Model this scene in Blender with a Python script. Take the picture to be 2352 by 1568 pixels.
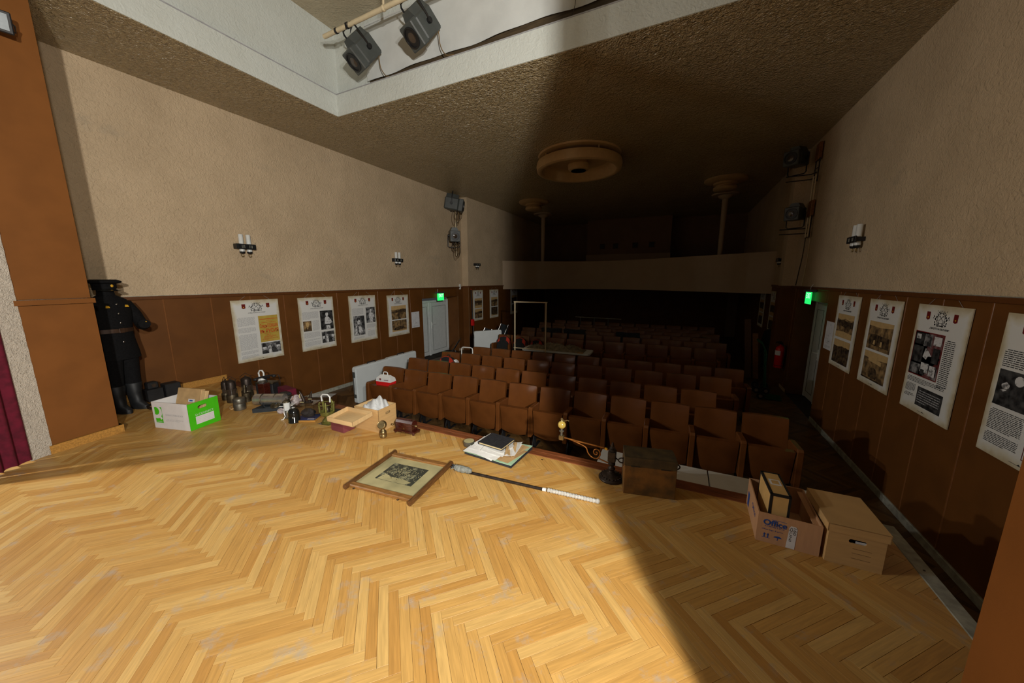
import bpy, math, random
import numpy as np
from mathutils import Vector, Matrix
random.seed(7)
for o in list(bpy.data.objects): bpy.data.objects.remove(o)
scene = bpy.context.scene
COL = scene.collection
PI = math.pi
R = math.radians

# ------------------------------------------------------------------ camera
F_PX, CX, CY, HORIZON, VPX, CAM_H = 798.0, 1176.0, 784.0, 642.5, 1565.0, 1.75
pitch = math.atan((CY - HORIZON) / F_PX)
yaw = math.atan((VPX - CX) / math.hypot(F_PX, CY - HORIZON))
fw = Vector((-math.sin(yaw) * math.cos(pitch), math.cos(yaw) * math.cos(pitch), -math.sin(pitch)))
rt = Vector((math.cos(yaw), math.sin(yaw), 0))
up = rt.cross(fw)
cam_data = bpy.data.cameras.new('camera')
cam_data.sensor_width = 36.0
cam_data.lens = 36.0 * F_PX / 2352.0
cam_data.clip_start = 0.02
cam = bpy.data.objects.new('camera', cam_data)
COL.objects.link(cam)
m3 = Matrix((rt, up, -fw)).transposed()
cam.matrix_world = Matrix.Translation((0, 0, CAM_H)) @ m3.to_4x4()
scene.camera = cam

# ------------------------------------------------------------------ world, exposure
world = bpy.data.worlds.new('world')
scene.world = world
world.use_nodes = True
world.node_tree.nodes['Background'].inputs[0].default_value = (0.9, 0.95, 1.0, 1)
world.node_tree.nodes['Background'].inputs[1].default_value = 0.032
vs = scene.view_settings
vs.view_transform = 'Standard'
vs.look = 'None'
vs.gamma = 1.0
vs.use_curve_mapping = False
vs.exposure = 0.0

# ------------------------------------------------------------------ the stage floodlights in the wings (behind the curtains)
def flood(name, loc, aim, power, size=0.14, color=(1.0, 0.965, 0.90), spread=170):
    d = bpy.data.lights.new(name, 'AREA')
    d.shape = 'RECTANGLE'; d.size = size; d.size_y = size * 0.8
    d.energy = power; d.color = color; d.spread = R(spread)
    o = bpy.data.objects.new(name, d)
    COL.objects.link(o)
    o.location = loc
    o.rotation_euler = (Vector(aim) - Vector(loc)).to_track_quat('-Z', 'Y').to_euler()
    return o
flood('flood_light', (1.95, -1.57, 2.6), (-4.5, 5.0, 2.4), 355)
flood('flood_light', (1.27, -0.40, 2.8), (-4.5, 4.0, 2.4), 115)
flood('flood_light', (-7.20, -1.62, 2.6), (0.5, 4.5, 1.8), 98)
flood('flood_light', (-6.30, -0.53, 2.8), (0.5, 4.0, 1.8), 72)

# ------------------------------------------------------------------ constants of the hall
XL, XR, ZC, ZF, YE = -7.12, 2.33, 4.55, -0.80, 3.12
WL, WR = 1.51, 1.615        # top of the wainscot, left and right

# ------------------------------------------------------------------ mesh helpers
class MB:
    def __init__(self, M=None):
        self.v = []; self.f = []; self.s = []; self.mi = []; self.M = M; self.m = 0
    def add(self, vs, fs, smooth=False):
        b = len(self.v)
        if self.M is not None:
            vs = [self.M @ Vector(p) for p in vs]
        self.v.extend([tuple(p) for p in vs])
        for q in fs:
            self.f.append(tuple(b + i for i in q)); self.s.append(smooth); self.mi.append(self.m)
        return self
    def box(self, x0, x1, y0, y1, z0, z1):
        return self.add([(x0,y0,z0),(x1,y0,z0),(x1,y1,z0),(x0,y1,z0),(x0,y0,z1),(x1,y0,z1),(x1,y1,z1),(x0,y1,z1)],
                        [(0,3,2,1),(4,5,6,7),(0,1,5,4),(1,2,6,5),(2,3,7,6),(3,0,4,7)])
    def rbox(self, x0, x1, y0, y1, z0, z1, c=0.01):
        vs = []; idx = {}
        X = (x0, x1); Y = (y0, y1); Z = (z0, z1)
        sg = (1, -1)
        for i in (0,1):
            for j in (0,1):
                for k in (0,1):
                    for a in (0,1,2):
                        p = [X[i] + sg[i]*c, Y[j] + sg[j]*c, Z[k] + sg[k]*c]
                        p[a] = (X[i], Y[j], Z[k])[a]
                        idx[i,j,k,a] = len(vs); vs.append(tuple(p))
        fs = []
        def g(*t): fs.append(tuple(idx[q] for q in t))
        for s in (0,1):
            q = [((s,0,0),0),((s,1,0),0),((s,1,1),0),((s,0,1),0)]
            t = [(*a,b) for a,b in q]; g(*(t if s else t[::-1]))
            t = [(0,s,0,1),(1,s,0,1),(1,s,1,1),(0,s,1,1)]; g(*(t[::-1] if s else t))
            t = [(0,0,s,2),(1,0,s,2),(1,1,s,2),(0,1,s,2)]; g(*(t if s else t[::-1]))
        for a in (0,1):
            for b in (0,1):
                g((a,b,0,0),(a,b,1,0),(a,b,1,1),(a,b,0,1)) if a ^ b else g((a,b,0,0),(a,b,0,1),(a,b,1,1),(a,b,1,0))
                g((a,0,b,0),(a,1,b,0),(a,1,b,2),(a,0,b,2)) if not (a ^ b) else g((a,0,b,0),(a,0,b,2),(a,1,b,2),(a,1,b,0))
                g((0,a,b,1),(1,a,b,1),(1,a,b,2),(0,a,b,2)) if a ^ b else g((0,a,b,1),(0,a,b,2),(1,a,b,2),(1,a,b,1))
        for i in (0,1):
            for j in (0,1):
                for k in (0,1):
                    t = [(i,j,k,0),(i,j,k,1),(i,j,k,2)]
                    g(*(t if (i+j+k) % 2 else t[::-1]))
        return self.add(vs, fs)
    def cyl(self, p0, p1, r0, r1=None, n=16, caps=True, smooth=True):
        r1 = r0 if r1 is None else r1
        p0 = Vector(p0); p1 = Vector(p1); d = (p1 - p0).normalized()
        a = d.orthogonal().normalized(); b = d.cross(a)
        vs = []
        for p, r in ((p0, r0), (p1, r1)):
            for i in range(n):
                t = 2*PI*i/n
                vs.append(p + a*(r*math.cos(t)) + b*(r*math.sin(t)))
        self.add(vs, [(i, (i+1) % n, n+(i+1) % n, n+i) for i in range(n)], smooth)
        if caps:
            self.add(vs[:n], [tuple(range(n))[::-1]]); self.add(vs[n:], [tuple(range(n))])
        return self
    def tube(self, pts, r, n=8, closed=False, caps=True):
        P = [Vector(p) for p in pts]; m = len(P)
        rs = r if isinstance(r, (list, tuple)) else [r]*m
        T = []
        for i in range(m):
            if closed: t = P[(i+1) % m] - P[i-1]
            else: t = P[min(i+1, m-1)] - P[max(i-1, 0)]
            T.append(t.normalized() if t.length > 1e-9 else Vector((0,0,1)))
        a = T[0].orthogonal().normalized(); vs = []
        for i in range(m):
            a = (a - T[i]*a.dot(T[i]))
            a = a.normalized() if a.length > 1e-6 else T[i].orthogonal().normalized()
            b = T[i].cross(a)
            for k in range(n):
                t = 2*PI*k/n
                vs.append(P[i] + a*(rs[i]*math.cos(t)) + b*(rs[i]*math.sin(t)))
        fs = []
        for i in range(m if closed else m-1):
            j = (i+1) % m
            for k in range(n):
                fs.append((i*n+k, i*n+(k+1) % n, j*n+(k+1) % n, j*n+k))
        self.add(vs, fs, True)
        if caps and not closed:
            self.add(vs[:n], [tuple(range(n))[::-1]]); self.add(vs[-n:], [tuple(range(n))])
        return self
    def lathe(self, prof, n=24, c=(0,0,0), smooth=True, sx=1.0, sy=1.0):
        vs = []
        for r, z in prof:
            for i in range(n):
                t = 2*PI*i/n
                vs.append((c[0]+sx*r*math.cos(t), c[1]+sy*r*math.sin(t), c[2]+z))
        fs = [(j*n+i, j*n+(i+1) % n, (j+1)*n+(i+1) % n, (j+1)*n+i) for j in range(len(prof)-1) for i in range(n)]
        self.add(vs, fs, smooth)
        if prof[0][0] > 1e-4: self.add(vs[:n], [tuple(range(n))[::-1]])
        if prof[-1][0] > 1e-4: self.add(vs[-n:], [tuple(range(n))])
        return self
    def loft(self, secs, n=16, caps=True):
        # secs: (cx, cy, z, rx, ry)
        vs = []
        for cx, cy, z, rx, ry in secs:
            for i in range(n):
                t = 2*PI*i/n
                vs.append((cx+rx*math.cos(t), cy+ry*math.sin(t), z))
        self.add(vs, [(j*n+i, j*n+(i+1) % n, (j+1)*n+(i+1) % n, (j+1)*n+i) for j in range(len(secs)-1) for i in range(n)], True)
        if caps:
            self.add(vs[:n], [tuple(range(n))[::-1]]); self.add(vs[-n:], [tuple(range(n))])
        return self
    def prism(self, poly, y0, y1):           # poly in x,z seen from -y, extruded along y
        n = len(poly)
        vs = [(x, y0, z) for x, z in poly] + [(x, y1, z) for x, z in poly]
        return self.add(vs, [tuple(range(n)), tuple(range(2*n-1, n-1, -1))] + [(i, i+n, (i+1) % n + n, (i+1) % n) for i in range(n)])
    def slab(self, poly, z0, z1):            # poly in x,y counter-clockwise, extruded along z
        n = len(poly)
        vs = [(x, y, z0) for x, y in poly] + [(x, y, z1) for x, y in poly]
        return self.add(vs, [tuple(range(n))[::-1], tuple(range(n, 2*n))] + [(i, (i+1) % n, (i+1) % n + n, i+n) for i in range(n)])
    def flat(self, poly, y):                 # flat print facing -y
        return self.add([(x, y, z) for x, z in poly], [tuple(range(len(poly)))])
    def ell(self, c, rx, ry, rz, n=16, m=10):
        prof = [(math.sin(PI*j/m), -math.cos(PI*j/m)) for j in range(m+1)]
        vs = []
        for r, z in prof:
            for i in range(n):
                t = 2*PI*i/n
                vs.append((c[0]+rx*r*math.cos(t), c[1]+ry*r*math.sin(t), c[2]+rz*z))
        return self.add(vs, [(j*n+i, j*n+(i+1) % n, (j+1)*n+(i+1) % n, (j+1)*n+i) for j in range(m) for i in range(n)], True)
    def grid(self, nu, nv, fn, smooth=True, thick=0.0):
        vs = [fn(i/nu, j/nv) for j in range(nv+1) for i in range(nu+1)]
        w = nu+1
        fs = [(j*w+i, j*w+i+1, (j+1)*w+i+1, (j+1)*w+i) for j in range(nv) for i in range(nu)]
        if not thick: return self.add(vs, fs, smooth)
        N = len(vs); P = [Vector(p) for p in vs]; nor = [Vector((0,0,0)) for _ in P]
        for q in fs:
            nn = (P[q[1]]-P[q[0]]).cross(P[q[3]]-P[q[0]])
            for i in q: nor[i] += nn
        b = [p - k.normalized()*thick if k.length > 1e-12 else p for p, k in zip(P, nor)]
        fs2 = fs + [tuple(N+i for i in q[::-1]) for q in fs]
        rim = [i for i in range(w)] + [j*w+nu for j in range(1, nv+1)] + [nv*w+i for i in range(nu-1, -1, -1)] + [j*w for j in range(nv-1, 0, -1)]
        for i in range(len(rim)):
            a, c = rim[i], rim[(i+1) % len(rim)]
            fs2.append((a, N+a, N+c, c))
        return self.add(list(P)+b, fs2, smooth)
    def mesh(self, name, mats):
        me = bpy.data.meshes.new(name)
        me.from_pydata(self.v, [], self.f)
        me.polygons.foreach_set('use_smooth', self.s)
        mats = mats if isinstance(mats, (list, tuple)) else [mats]
        for k in mats: me.materials.append(k)
        me.polygons.foreach_set('material_index', self.mi)
        me.update()
        if any(self.s):
            try: me.set_sharp_from_angle(angle=R(50))
            except Exception: pass
        return me
    def build(self, name, mats, parent=None, label=None):
        o = bpy.data.objects.new(name, self.mesh(name, mats))
        COL.objects.link(o)
        if parent is not None: o.parent = parent
        if label: o['label'] = label
        return o

def T(x=0, y=0, z=0, rx=0, ry=0, rz=0, s=1):
    return Matrix.Translation((x,y,z)) @ Matrix.Rotation(R(rz),4,'Z') @ Matrix.Rotation(R(ry),4,'Y') @ Matrix.Rotation(R(rx),4,'X') @ Matrix.Scale(s,4)
def tag(o, label, cat, group=None):
    o['label'] = label; o['category'] = cat
    if group: o['group'] = group
    return o
def thing(name, label, cat, loc=(0,0,0), rz=0, group=None, rx=0, ry=0):
    o = bpy.data.objects.new(name, None); o.empty_display_size = 0.05
    COL.objects.link(o); o.location = loc; o.rotation_euler = (R(rx), R(ry), R(rz))
    return tag(o, label, cat, group)
def struct(name, mb, mat):
    o = mb.build(name, mat); o['kind'] = 'structure'; return o
def copy_tree(o, parent=None):
    c = o.copy(); COL.objects.link(c)
    if parent is not None: c.parent = parent
    for ch in o.children: copy_tree(ch, c)
    return c
def arc(cx, cz, r, a0, a1, n):
    return [(cx + r*math.cos(R(a0+(a1-a0)*i/n)), cz + r*math.sin(R(a0+(a1-a0)*i/n))) for i in range(n+1)]
def rrect(x0, x1, z0, z1, r, n=4):
    return arc(x1-r, z0+r, r, -90, 0, n) + arc(x1-r, z1-r, r, 0, 90, n) + arc(x0+r, z1-r, r, 90, 180, n) + arc(x0+r, z0+r, r, 180, 270, n)

# ------------------------------------------------------------------ materials
def new_mat(name):
    m = bpy.data.materials.new(name); m.use_nodes = True
    nt = m.node_tree
    return m, nt, nt.nodes['Principled BSDF']
def lin(c):
    return tuple((x/255/12.92 if x <= 10 else ((x/255+0.055)/1.055)**2.4) for x in c)
def mat(name, col, rough=0.6, metal=0.0, var=0.12, scale=12.0, bump=0.0, bscale=None, spec=0.5, stretch=(1,1,1), detail=4.0, coat=0.0, trans=0.0, ior=1.45, emit=0.0, alt=None, thr=(0.35, 0.65), rvar=0.0):
    """procedural material: noise-varied base colour, optional second colour, optional bump"""
    m, nt, b = new_mat(name)
    N = nt.nodes; L = nt.links
    tc = N.new('ShaderNodeTexCoord'); mp = N.new('ShaderNodeMapping'); mp.inputs['Scale'].default_value = stretch
    L.new(tc.outputs['Object'], mp.inputs[0])
    nz = N.new('ShaderNodeTexNoise'); nz.inputs['Scale'].default_value = scale; nz.inputs['Detail'].default_value = detail
    L.new(mp.outputs[0], nz.inputs['Vector'])
    rp = N.new('ShaderNodeValToRGB')
    c2 = alt if alt else tuple(min(1, x*(1+var)) for x in col)
    c1 = col if alt else tuple(x*(1-var) for x in col)
    rp.color_ramp.elements[0].position = thr[0]; rp.color_ramp.elements[1].position = thr[1]
    rp.color_ramp.elements[0].color = (*c1, 1); rp.color_ramp.elements[1].color = (*c2, 1)
    L.new(nz.outputs[0], rp.inputs[0]); L.new(rp.outputs[0], b.inputs['Base Color'])
    b.inputs['Roughness'].default_value = rough; b.inputs['Metallic'].default_value = metal
    b.inputs['Specular IOR Level'].default_value = spec; b.inputs['IOR'].default_value = ior
    if coat: b.inputs['Coat Weight'].default_value = coat; b.inputs['Coat Roughness'].default_value = 0.15
    if trans: b.inputs['Transmission Weight'].default_value = trans
    if rvar:
        mr = N.new('ShaderNodeMapRange'); mr.inputs[3].default_value = max(0.02, rough-rvar); mr.inputs[4].default_value = min(1, rough+rvar)
        L.new(nz.outputs[0], mr.inputs[0]); L.new(mr.outputs[0], b.inputs['Roughness'])
    if emit:
        b.inputs['Emission Color'].default_value = (*col, 1); b.inputs['Emission Strength'].default_value = emit
    if bump:
        n2 = N.new('ShaderNodeTexNoise'); n2.inputs['Scale'].default_value = bscale or scale*3; n2.inputs['Detail'].default_value = 5
        L.new(mp.outputs[0], n2.inputs['Vector'])
        bp = N.new('ShaderNodeBump'); bp.inputs['Strength'].default_value = min(1, bump); bp.inputs['Distance'].default_value = 0.01*max(1, bump)
        L.new(n2.outputs[0], bp.inputs['Height']); L.new(bp.outputs[0], b.inputs['Normal'])
    return m

def plaster_mat(name, col, dirt, rough, strength, dist, scale, stain=None, spec=0.5):
    m, nt, b = new_mat(name); N = nt.nodes; L = nt.links
    g = N.new('ShaderNodeNewGeometry')
    n1 = N.new('ShaderNodeTexNoise'); n1.inputs['Scale'].default_value = 1.3; n1.inputs['Detail'].default_value = 6; n1.inputs['Roughness'].default_value = 0.65
    L.new(g.outputs['Position'], n1.inputs['Vector'])
    r1 = N.new('ShaderNodeValToRGB'); r1.color_ramp.elements[0].position = 0.3; r1.color_ramp.elements[1].position = 0.72
    r1.color_ramp.elements[0].color = (*dirt, 1); r1.color_ramp.elements[1].color = (*col, 1)
    L.new(n1.outputs[0], r1.inputs[0])
    out = r1.outputs[0]
    if stain:
        n3 = N.new('ShaderNodeTexNoise'); n3.inputs['Scale'].default_value = 0.9; n3.inputs['Detail'].default_value = 7; n3.inputs['Roughness'].default_value = 0.7
        mpp = N.new('ShaderNodeMapping'); mpp.inputs['Location'].default_value = (4.2, 1.1, 7.7); mpp.inputs['Scale'].default_value = (1, 1, 1.6)
        L.new(g.outputs['Position'], mpp.inputs[0]); L.new(mpp.outputs[0], n3.inputs['Vector'])
        r3 = N.new('ShaderNodeValToRGB'); r3.color_ramp.elements[0].position = 0.62; r3.color_ramp.elements[1].position = 0.78
        r3.color_ramp.elements[1].color = (0.6, 0.6, 0.6, 1)
        L.new(n3.outputs[0], r3.inputs[0])
        mx = N.new('ShaderNodeMixRGB'); mx.inputs[2].default_value = (*stain, 1)
        L.new(r3.outputs[0], mx.inputs[0]); L.new(out, mx.inputs[1]); out = mx.outputs[0]
    L.new(out, b.inputs['Base Color'])
    b.inputs['Roughness'].default_value = rough; b.inputs['Specular IOR Level'].default_value = spec
    n2 = N.new('ShaderNodeTexNoise'); n2.inputs['Scale'].default_value = scale; n2.inputs['Detail'].default_value = 3; n2.inputs['Distortion'].default_value = 1.2
    L.new(g.outputs['Position'], n2.inputs['Vector'])
    n4 = N.new('ShaderNodeTexNoise'); n4.inputs['Scale'].default_value = scale*3.2; n4.inputs['Detail'].default_value = 2; n4.inputs['Distortion'].default_value = 0.6
    L.new(g.outputs['Position'], n4.inputs['Vector'])
    ma = N.new('ShaderNodeMath'); ma.operation = 'MULTIPLY_ADD'; ma.inputs[1].default_value = 0.35
    L.new(n4.outputs[0], ma.inputs[0]); L.new(n2.outputs[0], ma.inputs[2])
    bp = N.new('ShaderNodeBump'); bp.inputs['Strength'].default_value = strength; bp.inputs['Distance'].default_value = dist
    L.new(ma.outputs[0], bp.inputs['Height']); L.new(bp.outputs[0], b.inputs['Normal'])
    return m

def parquet_mat(name, dark, mid, light, rough=0.38, wear=(0.36, 0.33, 0.28)):
    m, nt, b = new_mat(name); N = nt.nodes; L = nt.links
    at = N.new('ShaderNodeAttribute'); at.attribute_name = 'rnd'
    oi = N.new('ShaderNodeObjectInfo')
    ad = N.new('ShaderNodeMath'); ad.operation = 'ADD'; L.new(at.outputs['Fac'], ad.inputs[0]); L.new(oi.outputs['Random'], ad.inputs[1])
    fr = N.new('ShaderNodeMath'); fr.operation = 'FRACT'; L.new(ad.outputs[0], fr.inputs[0])
    uv = N.new('ShaderNodeUVMap'); uv.uv_map = 'UVMap'
    off = N.new('ShaderNodeMath'); off.operation = 'MULTIPLY'; off.inputs[1].default_value = 61.7; L.new(fr.outputs[0], off.inputs[0])
    cb = N.new('ShaderNodeCombineXYZ'); L.new(off.outputs[0], cb.inputs[0]); L.new(off.outputs[0], cb.inputs[1])
    va = N.new('ShaderNodeVectorMath'); va.operation = 'ADD'; L.new(uv.outputs[0], va.inputs[0]); L.new(cb.outputs[0], va.inputs[1])
    mp = N.new('ShaderNodeMapping'); mp.inputs['Scale'].default_value = (2.2, 38, 1); L.new(va.outputs[0], mp.inputs[0])
    gr = N.new('ShaderNodeTexNoise'); gr.inputs['Scale'].default_value = 2.2; gr.inputs['Detail'].default_value = 5; gr.inputs['Distortion'].default_value = 0.8
    L.new(mp.outputs[0], gr.inputs['Vector'])
    rp = N.new('ShaderNodeValToRGB'); e = rp.color_ramp.elements
    e[0].position = 0.0; e[0].color = (*dark, 1); e[1].position = 1.0; e[1].color = (*light, 1)
    k = e.new(0.22); k.color = (*[0.5*(a+c) for a, c in zip(dark, mid)], 1)
    k = e.new(0.5); k.color = (*mid, 1)
    L.new(fr.outputs[0], rp.inputs[0])
    gm = N.new('ShaderNodeMapRange'); gm.inputs[1].default_value = 0.3; gm.inputs[2].default_value = 0.75; gm.inputs[3].default_value = 0.80; gm.inputs[4].default_value = 1.12
    L.new(gr.outputs[0], gm.inputs[0])
    mul = N.new('ShaderNodeMixRGB'); mul.blend_type = 'MULTIPLY'; mul.inputs[0].default_value = 1
    L.new(rp.outputs[0], mul.inputs[1]); L.new(gm.outputs[0], mul.inputs[2])
    g = N.new('ShaderNodeNewGeometry')
    wn = N.new('ShaderNodeTexNoise'); wn.inputs['Scale'].default_value = 5.5; wn.inputs['Detail'].default_value = 6; wn.inputs['Roughness'].default_value = 0.7
    L.new(g.outputs['Position'], wn.inputs['Vector'])
    wr = N.new('ShaderNodeValToRGB'); wr.color_ramp.elements[0].position = 0.57; wr.color_ramp.elements[1].position = 0.70; wr.color_ramp.elements[1].color = (0.55, 0.55, 0.55, 1)
    L.new(wn.outputs[0], wr.inputs[0])
    mx = N.new('ShaderNodeMixRGB'); mx.inputs[2].default_value = (*wear, 1)
    L.new(wr.outputs[0], mx.inputs[0]); L.new(mul.outputs[0], mx.inputs[1])
    L.new(mx.outputs[0], b.inputs['Base Color'])
    rr = N.new('ShaderNodeMapRange'); rr.inputs[3].default_value = rough-0.08; rr.inputs[4].default_value = rough+0.22
    L.new(wn.outputs[0], rr.inputs[0]); L.new(rr.outputs[0], b.inputs['Roughness'])
    bp = N.new('ShaderNodeBump'); bp.inputs['Strength'].default_value = 0.12; bp.inputs['Distance'].default_value = 0.002
    L.new(gr.outputs[0], bp.inputs['Height']); L.new(bp.outputs[0], b.inputs['Normal'])
    return m

M = {}
M['plaster'] = plaster_mat('wall_plaster', (0.62, 0.475, 0.31), (0.49, 0.37, 0.235), 0.75, 0.7, 0.025, 20, stain=(0.33, 0.29, 0.22), spec=0.3)
M['ceiling'] = plaster_mat('ceiling_paint', (0.56, 0.425, 0.225), (0.48, 0.36, 0.18), 0.20, 1.0, 0.12, 16, spec=0.8)
M['recess'] = plaster_mat('recess_paint', (0.60, 0.63, 0.59), (0.54, 0.56, 0.51), 0.45, 0.5, 0.02, 15)
M['soffit'] = plaster_mat('soffit_paint', (0.46, 0.40, 0.28), (0.40, 0.34, 0.23), 0.5, 0.6, 0.025, 14)
M['rim'] = mat('grey_rim_paint', (0.34, 0.34, 0.35), 0.6)
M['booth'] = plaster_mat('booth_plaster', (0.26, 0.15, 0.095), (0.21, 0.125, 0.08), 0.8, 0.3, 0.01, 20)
M['parapet'] = plaster_mat('parapet_plaster', (0.50, 0.38, 0.26), (0.45, 0.34, 0.23), 0.8, 0.25, 0.01, 25)
M['panel'] = mat('wainscot_laminate', lin((102, 62, 24)), 0.55, var=0.10, scale=3, bump=0.06, bscale=240, spec=0.35)
M['batten'] = mat('wainscot_batten', lin((122, 76, 38)), 0.4, var=0.1)
M['capwood'] = mat('wainscot_cap', lin((96, 56, 24)), 0.45, stretch=(1, 12, 12), scale=6)
M['pillar'] = mat('pillar_laminate', lin((124, 77, 34)), 0.6, var=0.07, scale=4, bump=0.05, bscale=260, spec=0.3)
M['stucco'] = plaster_mat('rough_stucco', (0.60, 0.54, 0.45), (0.50, 0.45, 0.38), 0.9, 0.9, 0.02, 45)
M['oak'] = mat('oak_trim', lin((176, 128, 60)), 0.5, stretch=(2, 14, 14), scale=5, var=0.2)
M['redwood'] = mat('red_edge_board', lin((120, 66, 34)), 0.5, stretch=(1, 14, 14), scale=6, var=0.3)
M['greytrim'] = mat('worn_grey_trim', lin((150, 150, 138)), 0.6, var=0.25, scale=14)
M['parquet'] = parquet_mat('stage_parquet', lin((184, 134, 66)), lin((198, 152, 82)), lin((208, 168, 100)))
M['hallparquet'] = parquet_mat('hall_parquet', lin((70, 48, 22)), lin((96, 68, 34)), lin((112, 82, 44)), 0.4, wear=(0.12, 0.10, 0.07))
M['subfloor'] = mat('subfloor', (0.03, 0.022, 0.015), 0.9)
M['leather'] = mat('brown_leatherette', lin((102, 59, 26)), 0.26, var=0.10, scale=5, bump=0.05, bscale=180, spec=0.5)
M['black'] = mat('black_metal', (0.012, 0.012, 0.013), 0.4, var=0.2)
M['blackplastic'] = mat('black_plastic', (0.015, 0.015, 0.016), 0.55, var=0.2)
M['dgrey'] = mat('dark_grey_enamel', lin((72, 76, 74)), 0.40, var=0.12, scale=9, spec=0.5)
M['glass'] = mat('lens_glass', (0.05, 0.035, 0.025), 0.06, var=0.2, spec=0.8)
M['chrome'] = mat('chrome', (0.55, 0.55, 0.55), 0.22, 1.0, var=0.1)
M['brass'] = mat('aged_brass', (0.30, 0.22, 0.10), 0.38, 0.9, var=0.3, scale=25)
M['iron'] = mat('dark_iron', (0.045, 0.033, 0.026), 0.45, 0.6, var=0.35, scale=30)
M['white'] = mat('white_paint', (0.72, 0.73, 0.70), 0.5, var=0.05)
M['pvc'] = mat('white_pvc', (0.66, 0.70, 0.70), 0.35, var=0.04)
M['tableplastic'] = mat('white_table_plastic', (0.62, 0.66, 0.66), 0.45, var=0.03, scale=4)
def paper_mat():
    m, nt, b = new_mat('poster_paper'); N = nt.nodes; L = nt.links
    tc = N.new('ShaderNodeTexCoord'); sp = N.new('ShaderNodeSeparateXYZ'); L.new(tc.outputs['Generated'], sp.inputs[0])
    def op(o, a, c):
        k = N.new('ShaderNodeMath'); k.operation = o
        for s, v in ((0, a), (1, c)):
            if isinstance(v, (int, float)): k.inputs[s].default_value = v
            else: L.new(v, k.inputs[s])
        return k.outputs[0]
    ex = op('MINIMUM', sp.outputs[0], op('SUBTRACT', 1.0, sp.outputs[0])); ez = op('MINIMUM', sp.outputs[2], op('SUBTRACT', 1.0, sp.outputs[2]))
    e = op('MINIMUM', ex, ez)
    nz = N.new('ShaderNodeTexNoise'); nz.inputs['Scale'].default_value = 7; nz.inputs['Detail'].default_value = 5; L.new(tc.outputs['Object'], nz.inputs['Vector'])
    v = op('ADD', e, op('MULTIPLY', op('SUBTRACT', nz.outputs[0], 0.5), 0.14))
    rp = N.new('ShaderNodeValToRGB'); el = rp.color_ramp.elements
    el[0].position = 0.0; el[0].color = (0.50, 0.42, 0.27, 1); el[1].position = 0.085; el[1].color = (0.70, 0.70, 0.67, 1)
    k = el.new(0.04); k.color = (0.64, 0.60, 0.48, 1)
    L.new(v, rp.inputs[0]); L.new(rp.outputs[0], b.inputs['Base Color']); b.inputs['Roughness'].default_value = 0.6
    return m
M['paper'] = paper_mat()
M['ink'] = mat('print_ink', (0.02, 0.02, 0.022), 0.6)
M['greyink'] = mat('print_grey_ink', (0.36, 0.36, 0.37), 0.6)
M['redink'] = mat('print_red_ink', lin((196, 66, 30)), 0.6)
M['crest'] = mat('crest_dark_red', lin((110, 20, 18)), 0.6)
M['gold'] = mat('print_gold', lin((210, 160, 40)), 0.6)
M['bill'] = mat('yellow_playbill', lin((194, 168, 74)), 0.65, alt=lin((176, 148, 58)), scale=5)
M['bw'] = mat('photo_black_white', (0.03, 0.03, 0.032), 0.5, alt=(0.30, 0.30, 0.30), scale=14, detail=3, thr=(0.42, 0.62))
M['bwd'] = mat('photo_dark', (0.010, 0.010, 0.011), 0.5, alt=(0.08, 0.08, 0.08), scale=16, detail=3, thr=(0.4, 0.7))
M['bwl'] = mat('photo_light', (0.16, 0.16, 0.16), 0.5, alt=(0.66, 0.66, 0.66), scale=24, detail=4, thr=(0.36, 0.52))
M['sepia'] = mat('photo_sepia', lin((84, 66, 46)), 0.55, alt=lin((170, 138, 92)), scale=12, detail=5, thr=(0.4, 0.68))
M['sepiad'] = mat('photo_sepia_dark', lin((44, 34, 26)), 0.55, alt=lin((110, 88, 60)), scale=16, detail=5, thr=(0.42, 0.7))
M['sepial'] = mat('photo_sepia_light', lin((196, 164, 112)), 0.55, var=0.08)
M['green_led'] = mat('exit_green', (0.02, 0.85, 0.16), 0.4, emit=1.1)
M['exit_white'] = mat('exit_letters', (0.55, 1.0, 0.65), 0.4, emit=1.8)
M['red'] = mat('extinguisher_red', lin((200, 18, 18)), 0.3, var=0.08)
M['card'] = mat('cardboard', lin((196, 158, 104)), 0.75, var=0.05, scale=6, stretch=(1, 1, 9))
M['card2'] = mat('cardboard_pale', lin((206, 174, 124)), 0.75, var=0.05, scale=6, stretch=(1, 9, 1))
M['cardpink'] = mat('cardboard_pinkish', lin((190, 146, 108)), 0.75, var=0.05, scale=6, stretch=(9, 1, 1))
M['qwhite'] = mat('box_white_print', (0.70, 0.69, 0.68), 0.55, var=0.03)
M['qgreen'] = mat('box_green_print', lin((70, 190, 20)), 0.5, var=0.05)
M['blueink'] = mat('blue_print', lin((36, 76, 150)), 0.6)
M['sticker'] = mat('paper_sticker', (0.68, 0.68, 0.70), 0.6, var=0.05)
M['curtain'] = mat('burgundy_velvet', lin((92, 10, 34)), 0.9, var=0.25, scale=20)
M['blackcloth'] = mat('black_cloth', (0.012, 0.012, 0.012), 0.9, var=0.3, scale=40)
M['navy'] = mat('navy_cloth', (0.02, 0.026, 0.035), 0.9, var=0.3, scale=20)
M['fabric'] = mat('white_screen_fabric', (0.60, 0.62, 0.60), 0.85, var=0.05, scale=3, bump=0.25, bscale=160)
M['cream'] = mat('cream_enamel', lin((206, 190, 156)), 0.5, var=0.05)
M['lampshade'] = mat('lamp_off_white', lin((190, 158, 112)), 0.6, var=0.05)
M['opal'] = mat('opal_glass', (0.70, 0.72, 0.70), 0.25, var=0.04)
M['wood'] = mat('dark_stained_wood', lin((128, 84, 40)), 0.42, stretch=(2, 2, 16), scale=5, var=0.28)
M['framewood'] = mat('frame_walnut', lin((134, 92, 46)), 0.42, stretch=(2, 14, 14), scale=6, var=0.3)
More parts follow.
